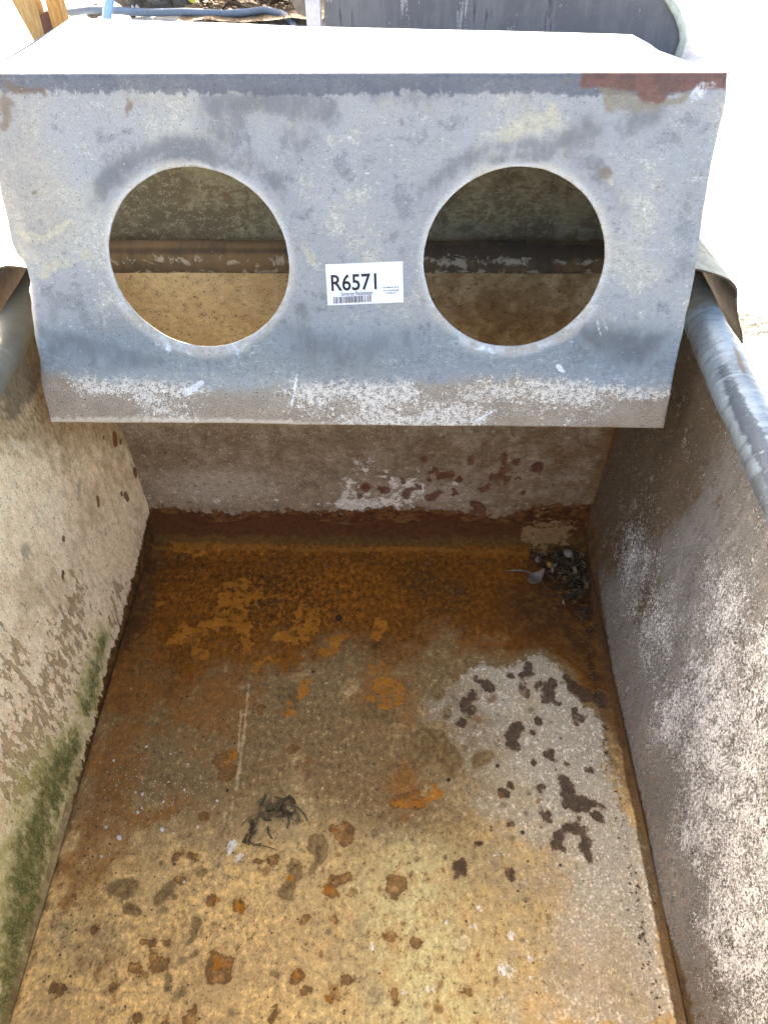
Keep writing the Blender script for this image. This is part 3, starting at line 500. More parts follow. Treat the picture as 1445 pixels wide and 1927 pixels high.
def build_back():
    xx = np.arange(-.342, .3425, .0015); zz = np.arange(.012, ZT + .012, .0015)
    X, Z = np.meshgrid(xx, zz)
    xm = XS + FL * Z + .003; X = np.clip(X, -xm, xm)
    Y = YB + BL * Z - (fbm(X, Z, 11, 4, 40) - .5) * .004 - (fbm(X, Z, 80, 3, 41) - .5) * .0008
    WX, WZ = warp(X, Z, .010, 60, 42); W2, W3 = warp(X, Z, .035, 45, 43)
    A = {'red': sdf(WX, WZ, D['bred']), 'white': (gauss(W2, W3, D['bwhite'], .35) + .35 * np.exp(-((Z - .062 - .01 * np.sin(X * 20)) / .016) ** 2)) * (.25 + 1.0 * fbm(X, Z, 60, 3, 44)), 'tan': gauss(X, Z, D['btan'], .7)}
    es = sorted(D['bedge']); A['band'] = np.interp(X, [p[0] for p in es], [p[1] for p in es]) - Z
    A['ushade'] = sstep(X, .0, .10) * sstep(Z, .15, .2); A['right'] = sstep(X, .05, .28) * (1 - sstep(Z, .15, .2)) + .6 * (1 - sstep(Z, .15, .2)) * sstep(Z, .09, .14); A['low'] = 1 - sstep(Z, .022, .036); A['low2'] = 1 - sstep(Z, .012, .026)
    A['upper'] = sstep(Z, .165, .20); A['lpale'] = np.maximum(np.exp(-((X + .2) / .10) ** 2 - ((Z - .085) / .035) ** 2), .8 * np.exp(-((X - .08) / .10) ** 2 - ((Z - .075) / .022) ** 2))
    A['cor'] = np.maximum(sstep(X, .285, .312), 0) * (1 - sstep(Z, .14, .3))
    P = np.stack([X, Y, Z], -1).reshape(-1, 3); pc = np.stack([X, Z, Y * .2], -1).reshape(-1, 3)
    F = gridfaces(*X.shape); n = len(P)
    Q = [(-.306, YB + .012, -.004), (.306, YB + .012, -.004), (.342, YB + BL * .36 + .012, .36), (-.342, YB + BL * .36 + .012, .36)]
    P = np.concatenate([P, np.array(Q)]); pc = np.concatenate([pc, np.array(Q)]); F = np.concatenate([F, np.array([[n, n + 3, n + 2, n + 1]])])
    for k in A: A[k] = np.concatenate([A[k].ravel(), np.zeros(4)])
    o = mesh_from('end_wall', P, F, back_mat(), trough, TL, True, A, pc)
    o['label'] = 'end wall with dark rust tide band and red spots'
build_back()
plain_rust = simple('plain_rusty_steel', (.34, .24, .12), (.22, .15, .08), 22, .85)
m = MB(); m.box((-.335, Y0 - .006, .0), (.335, Y0, .36)); m.build('end_wall', plain_rust, trough, TL)
m = MB(); m.box((-.306, Y0, -.0035), (.306, YB + .01, -.0028)); m.build('underside', plain_rust, trough, TL)

# ---- rolled rim all round ---------------------------------------
def rim_mat():
    g = G('galvanised_rolled_rim', .45, .30, .5); v = g.vec(); vt = g.vec('pc', (1, .28, 1)); va = g.vec('pc', (.5, 3.0, 1))
    nb = g.noise(v, 9, 4, .6); nm = g.noise(vt, 70, 5, .65, .6); nf = g.noise(vt, 300, 5, .7); nx = g.noise(v, 700, 3, .6)
    c = g.mix((.32, .37, .385), (.18, .21, .225), g.ss(nm * .6 + nb * .4, .42, .60))
    c = g.mix(c, (.080, .098, .115), g.ss(g.at('band') + (nm - .5) * .8 + (nf - .5) * .6, .30, .62) * .93)  # painted dark band stands in for a reflection along the roll
    c = g.mix(c, (.58, .62, .63), g.ss(nf * .6 + nm * .4, .58, .76) * .75)
    c = g.mix(c, (.205, .17, .10), g.ss(g.at('dirt') + (nm - .5) * .8, .35, .75) * .85)
    c = g.mix(c, (.10, .085, .06), g.ss(nx * .5 + nf * .5, .40, .33) * .6)
    c = g.mix(c, (.23, .13, .05), g.ss(g.at('mark') + (nf - .5) * .004, -.001, .001) * .8)
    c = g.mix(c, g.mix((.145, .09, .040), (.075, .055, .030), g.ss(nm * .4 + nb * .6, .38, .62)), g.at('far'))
    c = g.mix(c, (.045, .03, .017), g.ss(g.at('far_shade') + (nb - .5) * .6 + (nm - .5) * .3, .4, .9) * .8)  # shade on the far rim's top and right half, put into the colour
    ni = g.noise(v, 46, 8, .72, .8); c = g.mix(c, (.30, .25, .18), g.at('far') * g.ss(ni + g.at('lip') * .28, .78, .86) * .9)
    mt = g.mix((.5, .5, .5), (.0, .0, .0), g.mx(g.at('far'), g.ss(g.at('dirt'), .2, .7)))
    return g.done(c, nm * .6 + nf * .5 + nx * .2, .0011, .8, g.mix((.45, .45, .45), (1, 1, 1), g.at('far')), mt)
def build_rim():
    R_ = .020; zc = .37; xc = .355; yb = .815; yf = Y0 - .02; cr = .05
    path = []
    def lin(a, b, step): 
        n = max(1, int(math.hypot(b[0] - a[0], b[1] - a[1]) / step))
        for i in range(n): path.append((a[0] + (b[0] - a[0]) * i / n, a[1] + (b[1] - a[1]) * i / n))
    def arc(c, a0):
        for i in range(10): t = math.radians(a0 + 9 * i); path.append((c[0] + cr * math.cos(t), c[1] + cr * math.sin(t)))
    lin((xc, yf + cr), (xc, .1), .02); lin((xc, .1), (xc, yb - cr), .003); arc((xc - cr, yb - cr), 0)
    lin((xc - cr, yb), (-xc + cr, yb), .003); arc((-xc + cr, yb - cr), 90)
    lin((-xc, yb - cr), (-xc, .1), .003); lin((-xc, .1), (-xc, yf + cr), .02); arc((-xc + cr, yf + cr), 180)
    lin((-xc + cr, yf), (xc - cr, yf), .02); arc((xc - cr, yf + cr), 270)
    path_a = np.array(path); n = len(path_a); K = 48
    tan = np.roll(path_a, -1, 0) - np.roll(path_a, 1, 0); tan /= np.linalg.norm(tan, axis=1)[:, None]
    nor = np.stack([tan[:, 1], -tan[:, 0]], 1)          # outward
    sl = np.concatenate([[0], np.cumsum(np.linalg.norm(np.diff(path_a, axis=0), axis=1))])
    th = np.arange(K) / K * 2 * math.pi
    SL, TH = np.meshgrid(sl, th, indexing='ij')
    rr = R_ * (1 + (fbm(SL, TH * .02, 14, 3, 50) - .5) * .10) + (fbm(SL, TH * .02, 70, 3, 51) - .5) * .0012
    X = path_a[:, 0:1] + nor[:, 0:1] * rr * np.cos(TH); Y = path_a[:, 1:2] + nor[:, 1:2] * rr * np.cos(TH); Z = zc + rr * np.sin(TH)
    i = np.arange(n * K).reshape(n, K); a = np.roll(i, -1, 0)
    F = np.stack([i, a, np.roll(a, -1, 1), np.roll(i, -1, 1)], -1).reshape(-1, 4)
    ang = (TH + math.pi) % (2 * math.pi) - math.pi       # 0 outward, pi/2 up
    A = {}
    onR = X > .30; onL = X < -.30
    A['band'] = np.exp(-((ang - 2.22 - (fbm(Y, TH * .1, 9, 2, 53) - .5) * .5) / .40) ** 2) * sstep(-Y, -.66, -.50) * onR * 1.1 + .55 * np.exp(-((ang - 2.3) / .5) ** 2) * onL
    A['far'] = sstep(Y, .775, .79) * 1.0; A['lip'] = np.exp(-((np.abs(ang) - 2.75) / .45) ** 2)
    A['dirt'] = np.clip(sstep(Y, .655, .70) * .75 + onL * .8 + .8 * onL * sstep(np.abs(ang), 2.5, 2.9), 0, 1)
    A['far_shade'] = A['far'] * (.55 * sstep(X, -.02, .12) + .9 * np.exp(-((np.abs(ang) - 2.2) / .35) ** 2)); A['mark'] = sdf(Y, TH * R_, [[(.61, .026, .010, .0015), (.585, .029, .012, .002)]]) * onR - .02 * (~onR)
    V = np.stack([X, Y, Z], -1).reshape(-1, 3); pc = np.stack([SL, TH * R_, 0 * SL], -1).reshape(-1, 3)
    o = mesh_from('rolled_rim', V, F, rim_mat(), trough, TL, True, {k: np.asarray(v, float).ravel() for k, v in A.items()}, pc)
build_rim()

# ================================================================ THE COVER
CL = (0.0, .72, .39)
cover = empty('trough_cover', CL, 'grey galvanised sheet metal trough cover with two round holes and a white sticker', 'cover')
PB = np.array([-.002, .5955, .3103]); LEAN = .3473; PYAW = -.0059
UX = np.array([math.cos(PYAW), math.sin(PYAW), 0]); NH = np.array([-math.sin(PYAW), math.cos(PYAW), 0])
UV = NH * math.sin(LEAN) + np.array([0, 0, math.cos(LEAN)]); NN = np.cross(UX, UV)      # NN faces the viewer
HOLES = ((-.1420, .1583, .0832, .0800), (.1475, .1597, .0825, .0792)); PH = .3060
def plate_pt(U, V, N): return PB + U[..., None] * UX + V[..., None] * UV + N[..., None] * NN
def plate_mat():
    g = G('weathered_galvanised_sheet', .62, .18, .4); v = g.vec(); vs = g.vec('pc', (1, .5, 1))
    nb = g.noise(v, 9, 5, .6); nm = g.noise(v, 36, 6, .68); nf = g.noise(v, 190, 5, .72); nx = g.noise(v, 640, 3, .65); nv = g.noise(vs, 110, 5, .68)
    c = g.mix((.36, .365, .35), (.235, .240, .232), g.ss(nm * .5 + nf * .3 + nx * .2, .36, .62))
    c = g.mix(c, (.375, .365, .30), g.ss(nb * .7 + nm * .3, .48, .64) * .75)
    c = g.mix(c, (.205, .212, .212), g.ss(nm * .45 + nb * .55, .46, .34) * .8)
    c = g.mix(c, (.205, .235, .235), g.ss(g.at('lowgrey') + (nb - .5) * .6 + (nm - .5) * .3, .2, .9) * .7)
    c = g.mix(c, (.53, .54, .525), g.ss(nf * .4 + nx * .4 + nm * .2, .56, .74) * .75)
    c = g.mix(c, (.20, .20, .20), g.ss(nx * .55 + nf * .45, .415, .34) * .65)
    gv = g.noise(g.vec('pc', (1, .45, 1)), 24, 8, .75); c = g.mix(c, (.185, .18, .165), g.ss(gv, .56, .82) * .65)
    sc = g.noise(g.vec('pc', (.10, 1.6, 1)), 240, 2, .5); c = g.mix(c, (.62, .61, .58), g.ss(sc * .75 + nb * .25, .78, .86) * .5)
    c = g.mix(c, (.285, .262, .215), g.ss(g.at('warmg') + (nb - .5) * .7 + (nf - .5) * .3, .35, .95) * .65)
    dm = g.ss(g.at('dark') + (nv - .5) * .6 + (nf - .5) * .9 + (nx - .5) * .9, .30, .95)  # grime patches, plus dent shading arcs painted low on the sheet
    c = g.mix(c, g.mix((.150, .158, .165), (.115, .112, .105), nm), dm * .85)
    c = g.mix(c, (.085, .09, .105), g.ss(g.at('topdark') + (nv - .5) * .9 + (nf - .5) * .5, .38, .62) * .8)
    c = g.mix(c, g.mix((.44, .40, .27), (.37, .34, .24), nf), g.ss(g.at('yel') + (nf - .5) * .9 + (nm - .5) * .6, .38, 1.0) * .7)
    hl = g.ss(g.at('halo') + (nm - .5) * .014 + (nf - .5) * .006, .0115, .004)
    c = g.mix(c, g.mix((.46, .425, .345), (.54, .53, .50), g.ss(nm, .4, .6)), hl * .8)
    c = g.mix(c, (.15, .10, .055), g.ss(g.at('brown') + (nm - .5) * .7 + (nf - .5) * .5, .38, .8) * .7)
    c = g.mix(c, g.mix((.155, .115, .055), (.20, .175, .11), nf), g.ss(g.at('olive') + (nm - .5) * .7 + (nf - .5) * .8, .40, 1.05) * .75)
    c = g.mix(c, g.mix((.150, .072, .048), (.105, .052, .036), g.ss(nm, .4, .6)), g.ss(g.at('rust') + (nm - .5) * .16 + (nf - .5) * .3, .22, .62) * .93)
    c = g.mix(c, (.68, .71, .73), g.ss(g.at('white') + (nm - .5) * .6 + (nf - .5) * .7, .42, .85) * .8)
    # below the old water line: brown scum with lime specks
    wl = g.ss(g.at('water') + (nv - .5) * .020 + (nf - .5) * .010, -.004, .009)
    bc = g.mix((.42, .325, .215), (.27, .205, .135), g.ss(nf * .5 + nm * .5, .42, .6))
    bc = g.mix(bc, (.34, .33, .27), g.at('mild') * .7)
    bc = g.mix(bc, (.72, .65, .53), g.ss(nf * .55 + nx * .45 + g.at('lime') * .26, .66, .79) * .9)
    bc = g.mix(bc, (.11, .075, .05), g.ss(nx * .55 + nf * .45, .42, .35) * .7)
    c = g.mix(c, bc, wl * .92)
    c = g.mix(c, (.60, .50, .36), g.ss(g.at('foot') + (nm - .5) * 1.1 + (nf - .5) * .8, .55, 1.0) * .8)
    c = g.mix(c, (.74, .73, .69), g.ss(g.at('scr') + (nf - .5) * .0025, -.0006, .0006) * .8)
    c = g.mix(c, (.10, .09, .07), g.ss(g.at('line') + (nf - .5) * .002, -.0006, .0006) * .6)
    st = g.noise(g.vec('pc', (1, .10, 1)), 60, 5, .65); c = g.mix(c, (.24, .24, .23), g.ss(st * .7 + nm * .3, .60, .85) * .4)
    c = g.bright(c, (nx * .5 + nf * .5 - .5) * 1.35 + (nm - .5) * .4 + 1.0)
    vr = g.voro(v, 150); vq = g.voro(vs, 75)
    c = g.mix(c, (.13, .095, .06), g.ss(vr + (nm - .5) * .28, .085, .05) * g.at('pitk') * .85)
    c = g.mix(c, (.66, .68, .70), g.ss(g.voro(v, 175) + (nb - .5) * .3, .085, .03) * .4)
    c = g.mix(c, (.05, .05, .05), g.ss(g.at('edge') + (nf - .5) * .002, .0005, -.0005) * .0)
    return g.done(c, nm * .5 + nf * .4 + nx * .2, .0008, .7, g.mix((.58, .58, .58), (.80, .80, .80), wl))
PLATE = plate_mat()
def build_plate():
    vv = np.concatenate([np.arange(0, PH + .0005, .0015)]); nu = 420
    lo = sorted((p[1], p[0]) for p in D['pout_l']); ro = sorted((p[1], p[0]) for p in D['pout_r'])
    ul = np.interp(vv, [p[0] for p in lo], [p[1] for p in lo]); ur = np.interp(vv, [p[0] for p in ro], [p[1] for p in ro])
    k = np.array([1, 4, 6, 4, 1]) / 16.
    ul = np.convolve(np.pad(ul, 2, 'edge'), k, 'valid'); ur = np.convolve(np.pad(ur, 2, 'edge'), k, 'valid')
    ur = ur + (fbm(vv, vv * 0, 60, 3, 61) - .5) * .0016; ul = ul + (fbm(vv, vv * 0, 60, 3, 62) - .5) * .0012
    t = np.linspace(0, 1, nu); U = ul[:, None] * (1 - t) + ur[:, None] * t; V = np.repeat(vv[:, None], nu, 1)
    V = V + (V < .01) * (fbm(U, V * 0, 30, 3, 63) - .5) * .0016
    bad = np.full(U.shape, False); F = gridfaces(*U.shape)
    def lev(U, V, h):
        an = np.arctan2(V - h[1], U - h[0]); wob = 1 + (fbm(an * 3, an * 0 + h[0] * 9, 1.5, 5, 64) - .5) * .02
        return np.hypot((U - h[0]) / (h[2] * wob), (V - h[1]) / (h[3] * wob))
    # remove faces in the holes and snap the border onto the circles
    keep = np.ones(len(F), bool); fu = U.ravel()[F].mean(1); fv = V.ravel()[F].mean(1)
    for h in HOLES: keep &= lev(fu, fv, h) > 1
    F = F[keep]
    cnt = np.zeros(U.size, int); np.add.at(cnt, F.ravel(), 1)
    Uf = U.ravel().copy(); Vf = V.ravel().copy()
    for h in HOLES:
        l = lev(Uf, Vf, h); m = (cnt < 4) & (cnt > 0) & (np.abs(l - 1) < .06)
        Uf[m] = h[0] + (Uf[m] - h[0]) / l[m]; Vf[m] = h[1] + (Vf[m] - h[1]) / l[m]
    U, V = Uf.reshape(U.shape), Vf.reshape(V.shape)
    # shape: dents, curled lower-left edge, slight set of the foot
    dl = U - ul[:, None]; dr = ur[:, None] - U
    N = (fbm(U, V, 6, 3, 66) - .5) * .006 + (fbm(U, V, 25, 3, 67) - .5) * .0012
    N -= .011 * np.clip(1 - dl / .010, 0, 1) ** 2 * (1 - sstep(V, .115, .15)) * sstep(V, .03, .07)
    N -= .004 * (1 - sstep(dl, 0, .02)) * sstep(V, .13, .17) * (1 - sstep(V, .19, .23))
    N += .004 * np.exp(-((U + .285) / .03) ** 2 - ((V - .075) / .03) ** 2)
    N -= .0035 * np.exp(-((U + .235) / .035) ** 2 - ((V - .085) / .02) ** 2) - .003 * np.exp(-((U) / .06) ** 2 - ((V - .075) / .022) ** 2)
    N += .003 * (1 - sstep(V, .0, .055)) * 1.0
    N -= .003 * np.exp(-((U - .25) / .05) ** 2 - ((V - .07) / .025) ** 2)
    A = {}
    WU, WV = warp(U, V, .028, 26, 95); WU, WV = warp(WU, WV, .010, 90, 96)
    ringt = [np.exp(-((lev(U, V, h) - 1.22) / .14) ** 2) * sstep(V - h[1], .02, .07) for h in HOLES]
    A['dark'] = np.maximum(gauss(WU, WV, D['pdark'], .45), .95 * np.maximum(*ringt)) * (.35 + 1.0 * fbm(U, V, 22, 3, 97)) * .95; A['brown'] = gauss(WU, WV, D['pbrown'], .9) * .9; A['yel'] = gauss(WU, WV, D['pyel'], .8)
    A['rust'] = gauss(WU * .25 + U * .75, WV * .25 + V * .75, D['prust'], .6); A['olive'] = gauss(WU, WV, D['polive'], .5); A['white'] = gauss(WU, WV, D['pwhite'], .45) * (.1 + fbm(U, V, 40, 3, 98)) * .8
    A['topdark'] = sstep(V, .286, .301) * (.55 + .6 * fbm(U, V * 0, 12, 2, 68)) * (1 - .5 * sstep(U, .24, .3))
    A['halo'] = np.minimum(*[(lev(U, V, h) - 1) * .08 for h in HOLES])
    A['halo'] = np.where(V > .12, A['halo'] + .0035, A['halo'] - .002 + .004 * (np.abs(U) < .1))
    A['water'] = .0455 + .004 * np.sin(U * 14) + (fbm(U, V * 0, 16, 3, 77) - .5) * .016 - V; A['lime'] = np.clip(fbm(U, V * 1.6, 15, 4, 69) * 3.4 - 1.45 + .55 * sstep(V, .018, .036) - .5 * np.exp(-((U + .10) / .07) ** 2), -.3, 1)
    A['mild'] = np.exp(-((U + .05) / .12) ** 2) * sstep(V, .012, .05); A['foot'] = (1 - sstep(V, .002, .014)) * .9 * (1 - sstep(U, -.18, .1)) + .35 * (1 - sstep(V, .001, .006))
    A['warmg'] = np.maximum(.9 * np.exp(-((U + .30) / .06) ** 2) * sstep(V, .1, .2), .5 * sstep(V, .245, .285)) + .3 * np.exp(-((V - .06) / .02) ** 2)
    A['lowgrey'] = np.exp(-((V - .075) / .03) ** 2)
    A['scr'] = sdf(U, V, D['pscr']); A['line'] = sdf(U, V, D['pline'])
    A['pitk'] = (1 - sstep(U, -.16, .0)) * .9 + .15
    A['edge'] = np.minimum(dl, dr)
    A = {k: v.ravel() for k, v in A.items()}
    # fold at the top: rows on a small arc, handed to the top panel
    top_u, top_n = U[-1], N[-1]
    rad = .0045; an = np.linspace(0, math.pi / 2 - LEAN, 8)[1:]
    ptsF = plate_pt(U, V, N).reshape(-1, 3); pcs = np.stack([U, V, 0 * U], -1).reshape(-1, 3)
    rows = []; 
    for q in an:
        dv = rad * math.sin(q); dn = -(rad - rad * math.cos(q))
        rows.append(plate_pt(top_u, np.full(nu, vv[-1] + dv), top_n + dn))
    R_ = np.concatenate(rows); n0 = U.size; ny = len(vv)
    P = np.concatenate([ptsF, R_]); idx = np.concatenate([np.arange((ny - 1) * nu, ny * nu)[None], n0 + np.arange(len(an) * nu).reshape(len(an), nu)])
    F2 = np.stack([idx[:-1, :-1], idx[:-1, 1:], idx[1:, 1:], idx[1:, :-1]], -1).reshape(-1, 4)
    Fa = np.concatenate([F, F2])
    for k in A: A[k] = np.concatenate([A[k], np.tile(A[k][(ny - 1) * nu:ny * nu], len(an))])
    pc = np.concatenate([pcs, np.concatenate([np.stack([top_u, np.full(nu, vv[-1] + rad * q), 0 * top_u], -1) for q in an])])
    fold_end = rows[-1]
    # thickness: back layer + border strips
    nP = len(P); B = P - NN * .0022
    e = np.concatenate([Fa[:, [0, 1]], Fa[:, [1, 2]], Fa[:, [2, 3]], Fa[:, [3, 0]]])
    key = np.sort(e, 1); kk = key[:, 0].astype(np.int64) * 10**7 + key[:, 1]
    _, inv, c = np.unique(kk, return_inverse=True, return_counts=True); be = e[c[inv] == 1]
    strip = np.stack([be[:, 1], be[:, 0], be[:, 0] + nP, be[:, 1] + nP], -1)
    Fall = np.concatenate([Fa, Fa[:, ::-1] + nP, strip])
    for k in A: A[k] = np.concatenate([A[k], A[k]])
    used = np.zeros(2 * nP, bool); used[Fall.ravel()] = True; remap = np.cumsum(used) - 1
    P2 = np.concatenate([P, B])[used]; pc2 = np.concatenate([pc, pc + (0, 0, .01)])[used]
    A = {k: v[used] for k, v in A.items()}
    o = mesh_from('front_panel', P2, remap[Fall], PLATE, cover, CL, True, A, pc2)
    return fold_end
FE = build_plate()

sheet_top = simple('bleached_galvanised_sheet', (.48, .48, .47), (.36, .36, .36), 26, .6, .1)
under = None
def under_mat():
    g = G('dirty_sheet_underside', .9, 0, .1); v = g.vec('obj'); vh = g.vec('obj', (.5, 1, 1))
    nb = g.noise(v, 12, 4, .6); nm = g.noise(v, 45, 6, .68); nf = g.noise(vh, 190, 5, .7); nx = g.noise(v, 600, 3, .6)
    c = g.mix((.175, .155, .098), (.098, .084, .052), g.ss(nb * .5 + nm * .5, .40, .60))
    c = g.mix(c, (.10, .075, .04), g.ss(nm * .5 + nf * .5, .46, .38) * .7)
    c = g.mix(c, (.28, .25, .18), g.ss(nf * .5 + nx * .5, .54, .64) * .6)
    c = g.mix(c, (.05, .042, .028), g.ss(g.voro(v, 110) + (nm - .5) * .4, .11, .05) * .8)
    return g.done(c, nf * .5 + nm * .5, .0008, .7)
UNDER = under_mat()
def sheet(name, P, mat, th=.0022, par=cover, loc=CL, label=None, mat2=None):
    """thick sheet from a grid of points (ny,nx,3); thickness goes along -normal"""
    P = np.asarray(P, float); ny, nx = P.shape[:2]
    du = np.gradient(P, axis=1); dv = np.gradient(P, axis=0); n = np.cross(du, dv); n /= np.linalg.norm(n, axis=2)[..., None] + 1e-12
    Q = P - n * th; F = gridfaces(ny, nx); N = ny * nx
    i = np.arange(N).reshape(ny, nx)
    ring = np.concatenate([i[0, :], i[1:, -1], i[-1, -2::-1], i[-2:0, 0]])
    nx_ = np.roll(ring, -1)
    st = np.stack([nx_, ring, ring + N, nx_ + N], -1)
    o = mesh_from(name, np.concatenate([P.reshape(-1, 3), Q.reshape(-1, 3)]), np.concatenate([F, F[:, ::-1] + N, st]), mat, par, loc, True)
    if mat2:
        o.data.materials.append(mat2); k = len(F); mi = np.zeros(len(o.data.polygons), np.int32); mi[k:] = 1; o.data.polygons.foreach_set('material_index', mi)
    m = o.modifiers.new('edge', 'EDGE_SPLIT'); m.split_angle = math.radians(50)
    if label: o['label'] = label
    return o
zt = float(FE[:, 2].mean()); yt = float(FE[:, 1].mean())
# right / left outline of the top panel as (y, x), wavy where the sheet is torn
ro = [(yt, .3095), (.735, .281), (.748, .272), (.757, .2655), (.763, .264), (.772, .262), (.800, .2515)]
lo = [(yt, -.3095), (.740, -.300), (.780, -.2915), (.815, -.287), (.842, -.283), (.856, -.281)]
def top_points():
    n = 60; m = 60; s = np.linspace(0, 1, m)
    yl = np.interp(s, np.linspace(0, 1, len(lo)), [p[0] for p in lo]); xl = np.interp(s, np.linspace(0, 1, len(lo)), [p[1] for p in lo])
    yr = np.interp(s, np.linspace(0, 1, len(ro)), [p[0] for p in ro]); xr = np.interp(s, np.linspace(0, 1, len(ro)), [p[1] for p in ro])
    t = np.linspace(0, 1, n)
    X = xl[:, None] * (1 - t) + xr[:, None] * t; Y = yl[:, None] * (1 - t) + yr[:, None] * t
    f0 = np.interp(t, np.linspace(0, 1, len(FE)), FE[:, 1]); z0 = np.interp(t, np.linspace(0, 1, len(FE)), FE[:, 2])
    w_ = (1 - s)[:, None]
    Y = Y + (f0 - yt)[None] * w_; Z = zt + (z0 - zt)[None] * w_ + (fbm(X, Y, 8, 3, 71) - .5) * .002 * (1 - w_)
    return np.stack([X, Y, Z], -1)
TP = top_points()
sheet('top_panel', TP, sheet_top)
# rear panel: from the back of the top down behind the far rim
def rear():
    m = 40; s = np.linspace(0, 1, m)[:, None]
    A_ = TP[-1] - np.array([0, 0, .0005]); n = len(A_); t = np.linspace(0, 1, n)
    Bx = -.395 + .79 * t; By = np.full(n, .8405); Bz = np.full(n, .356)
    X = A_[:, 0] * (1 - s) + Bx * s; Y = A_[:, 1] * (1 - s) + By * s + .012 * np.sin(s * math.pi); Z = A_[:, 2] * (1 - s) + Bz * s
    P = np.stack([X, Y, Z], -1); P[..., 1] += (fbm(P[..., 0], P[..., 2], 8, 3, 72) - .5) * .004
    return P[:, ::1]
sheet('rear_panel', rear(), UNDER)
# unseen sloping side sheet, added on the right to shade the flap
def flap_shade(edge, foot):
    m = 30; e_ = np.array(edge); q = np.linspace(0, 1, 40)
    L = np.concatenate([[0], np.cumsum(np.hypot(*np.diff(e_, axis=0).T))]); L /= L[-1]
    ey = np.interp(q, L, e_[:, 0]); ex = np.interp(q, L, e_[:, 1])
    s = np.linspace(0, 1, m)[:, None]; fy = np.linspace(foot[0], foot[1], 40)
    X = ex * (1 - s) + foot[2] * s; Y = ey * (1 - s) + fy * s; Z = (zt - .003) * (1 - s) + foot[3] * s + 0 * X
    return np.stack([X, Y, Z], -1)
sheet('flap_shade', flap_shade(ro, (.672, .838, .3185, .418))[:, ::-1], UNDER)
# curled side flaps riding over the rims
flap_under = simple('shade_rust_underside', (.085, .062, .038), (.050, .036, .022), 60, .9)  # rust brown, darkened to put the curl's shade into the colour
flap_metal = simple('weathered_flap_sheet', (.30, .31, .25), (.17, .165, .12), 40, .6, .15, .0008)
def flap(sgn, prof, ys, lab):
    pr = np.array(prof); L = np.concatenate([[0], np.cumsum(np.hypot(*np.diff(pr, axis=0).T))]); L /= L[-1]
    q = np.linspace(0, 1, 40); x = np.interp(q, L, pr[:, 0]); z = np.interp(q, L, pr[:, 1])
    k = np.array([1, 2, 1]) / 4.; xs = np.convolve(np.pad(x, 1, 'edge'), k, 'valid'); zs = np.convolve(np.pad(z, 1, 'edge'), k, 'valid')
    yy = np.linspace(ys[0], ys[1], 30); f = np.linspace(0, 1, 30)[:, None]
    X = sgn * (xs[None] + 0 * f); Y = yy[:, None] + 0 * xs[None] + (1 - f) * .018 * np.clip(q - .35, 0, 1) * ys[2]
    Z = zs[None] - .018 * f + (fbm(X, Y, 20, 2, 75) - .5) * .002
    P = np.stack([X, Y, Z], -1)
    if sgn < 0: P = P[:, ::-1]
    sheet('side_flap', P, flap_metal, .002, cover, CL, lab, flap_under)
flap(1, [(.318, .425), (.334, .427), (.344, .4245), (.358, .4205), (.371, .415), (.378, .409), (.3815, .402), (.3825, .394), (.389, .376), (.399, .357), (.4025, .347)], (.695, .845, -1), 'curled torn side flap with its dark underside showing')
flap(-1, [(.318, .438), (.330, .440), (.341, .441), (.356, .436), (.368, .428), (.380, .414), (.385, .402), (.388, .385), (.392, .365)], (.675, .845, 0), None)

# ---- sticker ------------------------------------------------------
paper = simple('white_sticker_paper', (.80, .80, .80), (.76, .76, .76), 30, .5, 0, .00005)
ink = simple('black_ink', (.022, .018, .020), (.03, .026, .028), 60, .6, 0, .00001)
wornink = simple('faded_ink', (.10, .09, .09), (.06, .055, .055), 400, .6, 0, .00001)
def lift(us, vs):                                       # plate offset under the sticker
    us = np.asarray(us, float); vs = np.asarray(vs, float)
    return (fbm(us, vs, 6, 3, 66) - .5) * .006 + (fbm(us, vs, 25, 3, 67) - .5) * .0012 + .003 * np.exp(-((us) / .06) ** 2 - ((vs - .075) / .022) ** 2) - .003 * np.exp(-((us - .25) / .05) ** 2 - ((vs - .07) / .025) ** 2)
c0 = np.array([-.0253, .1563]); eu = np.array([.0713, .0031]); ev = np.array([.0010, -.0374])
def stk_pt(a, b, h):                                    # a,b in 0..1 from the top left corner
    uv = c0 + np.asarray(a)[..., None] * eu + np.asarray(b)[..., None] * ev
    n = lift(uv[..., 0], uv[..., 1]) + h
    return plate_pt(uv[..., 0], uv[..., 1], n)
a_, b_ = np.meshgrid(np.linspace(0, 1, 41), np.linspace(1, 0, 25))
tear = .015 * np.clip(fbm(a_ * 10, a_ * 0, 3, 3, 80) - .4, 0, 1) * (b_ > .99) * (a_ > .8)
sticker = sheet('sticker', stk_pt(a_, b_ - tear, .0006), paper, .0004)
sticker['label'] = 'white paper stock sticker with a number and barcode'
def part_under_sticker(name, P, F, mat):
    o = mesh_from(name, P, F, mat, sticker, CL, False); return o
def text_part(name, body, a0, a1, b0, b1, mat, bold=0.0):
    cu = bpy.data.curves.new('lettering', 'FONT'); cu.body = body; cu.resolution_u = 4; cu.offset = bold
    to = bpy.data.objects.new('lettering', cu); COL.objects.link(to)
    dg = bpy.context.evaluated_depsgraph_get(); me = to.evaluated_get(dg).to_mesh()
    P = np.array([v.co[:2] for v in me.vertices]); F = [tuple(p.vertices) for p in me.polygons]
    to.evaluated_get(dg).to_mesh_clear(); bpy.data.objects.remove(to); bpy.data.curves.remove(cu)
    lo_, hi_ = P.min(0), P.max(0); q = (P - lo_) / (hi_ - lo_)
    return part_under_sticker(name, stk_pt(a0 + q[:, 0] * (a1 - a0), b1 + q[:, 1] * (b0 - b1), .0009), F, mat)
text_part('number_lettering', 'R6571', .062, .655, .25, .655, ink, .014)
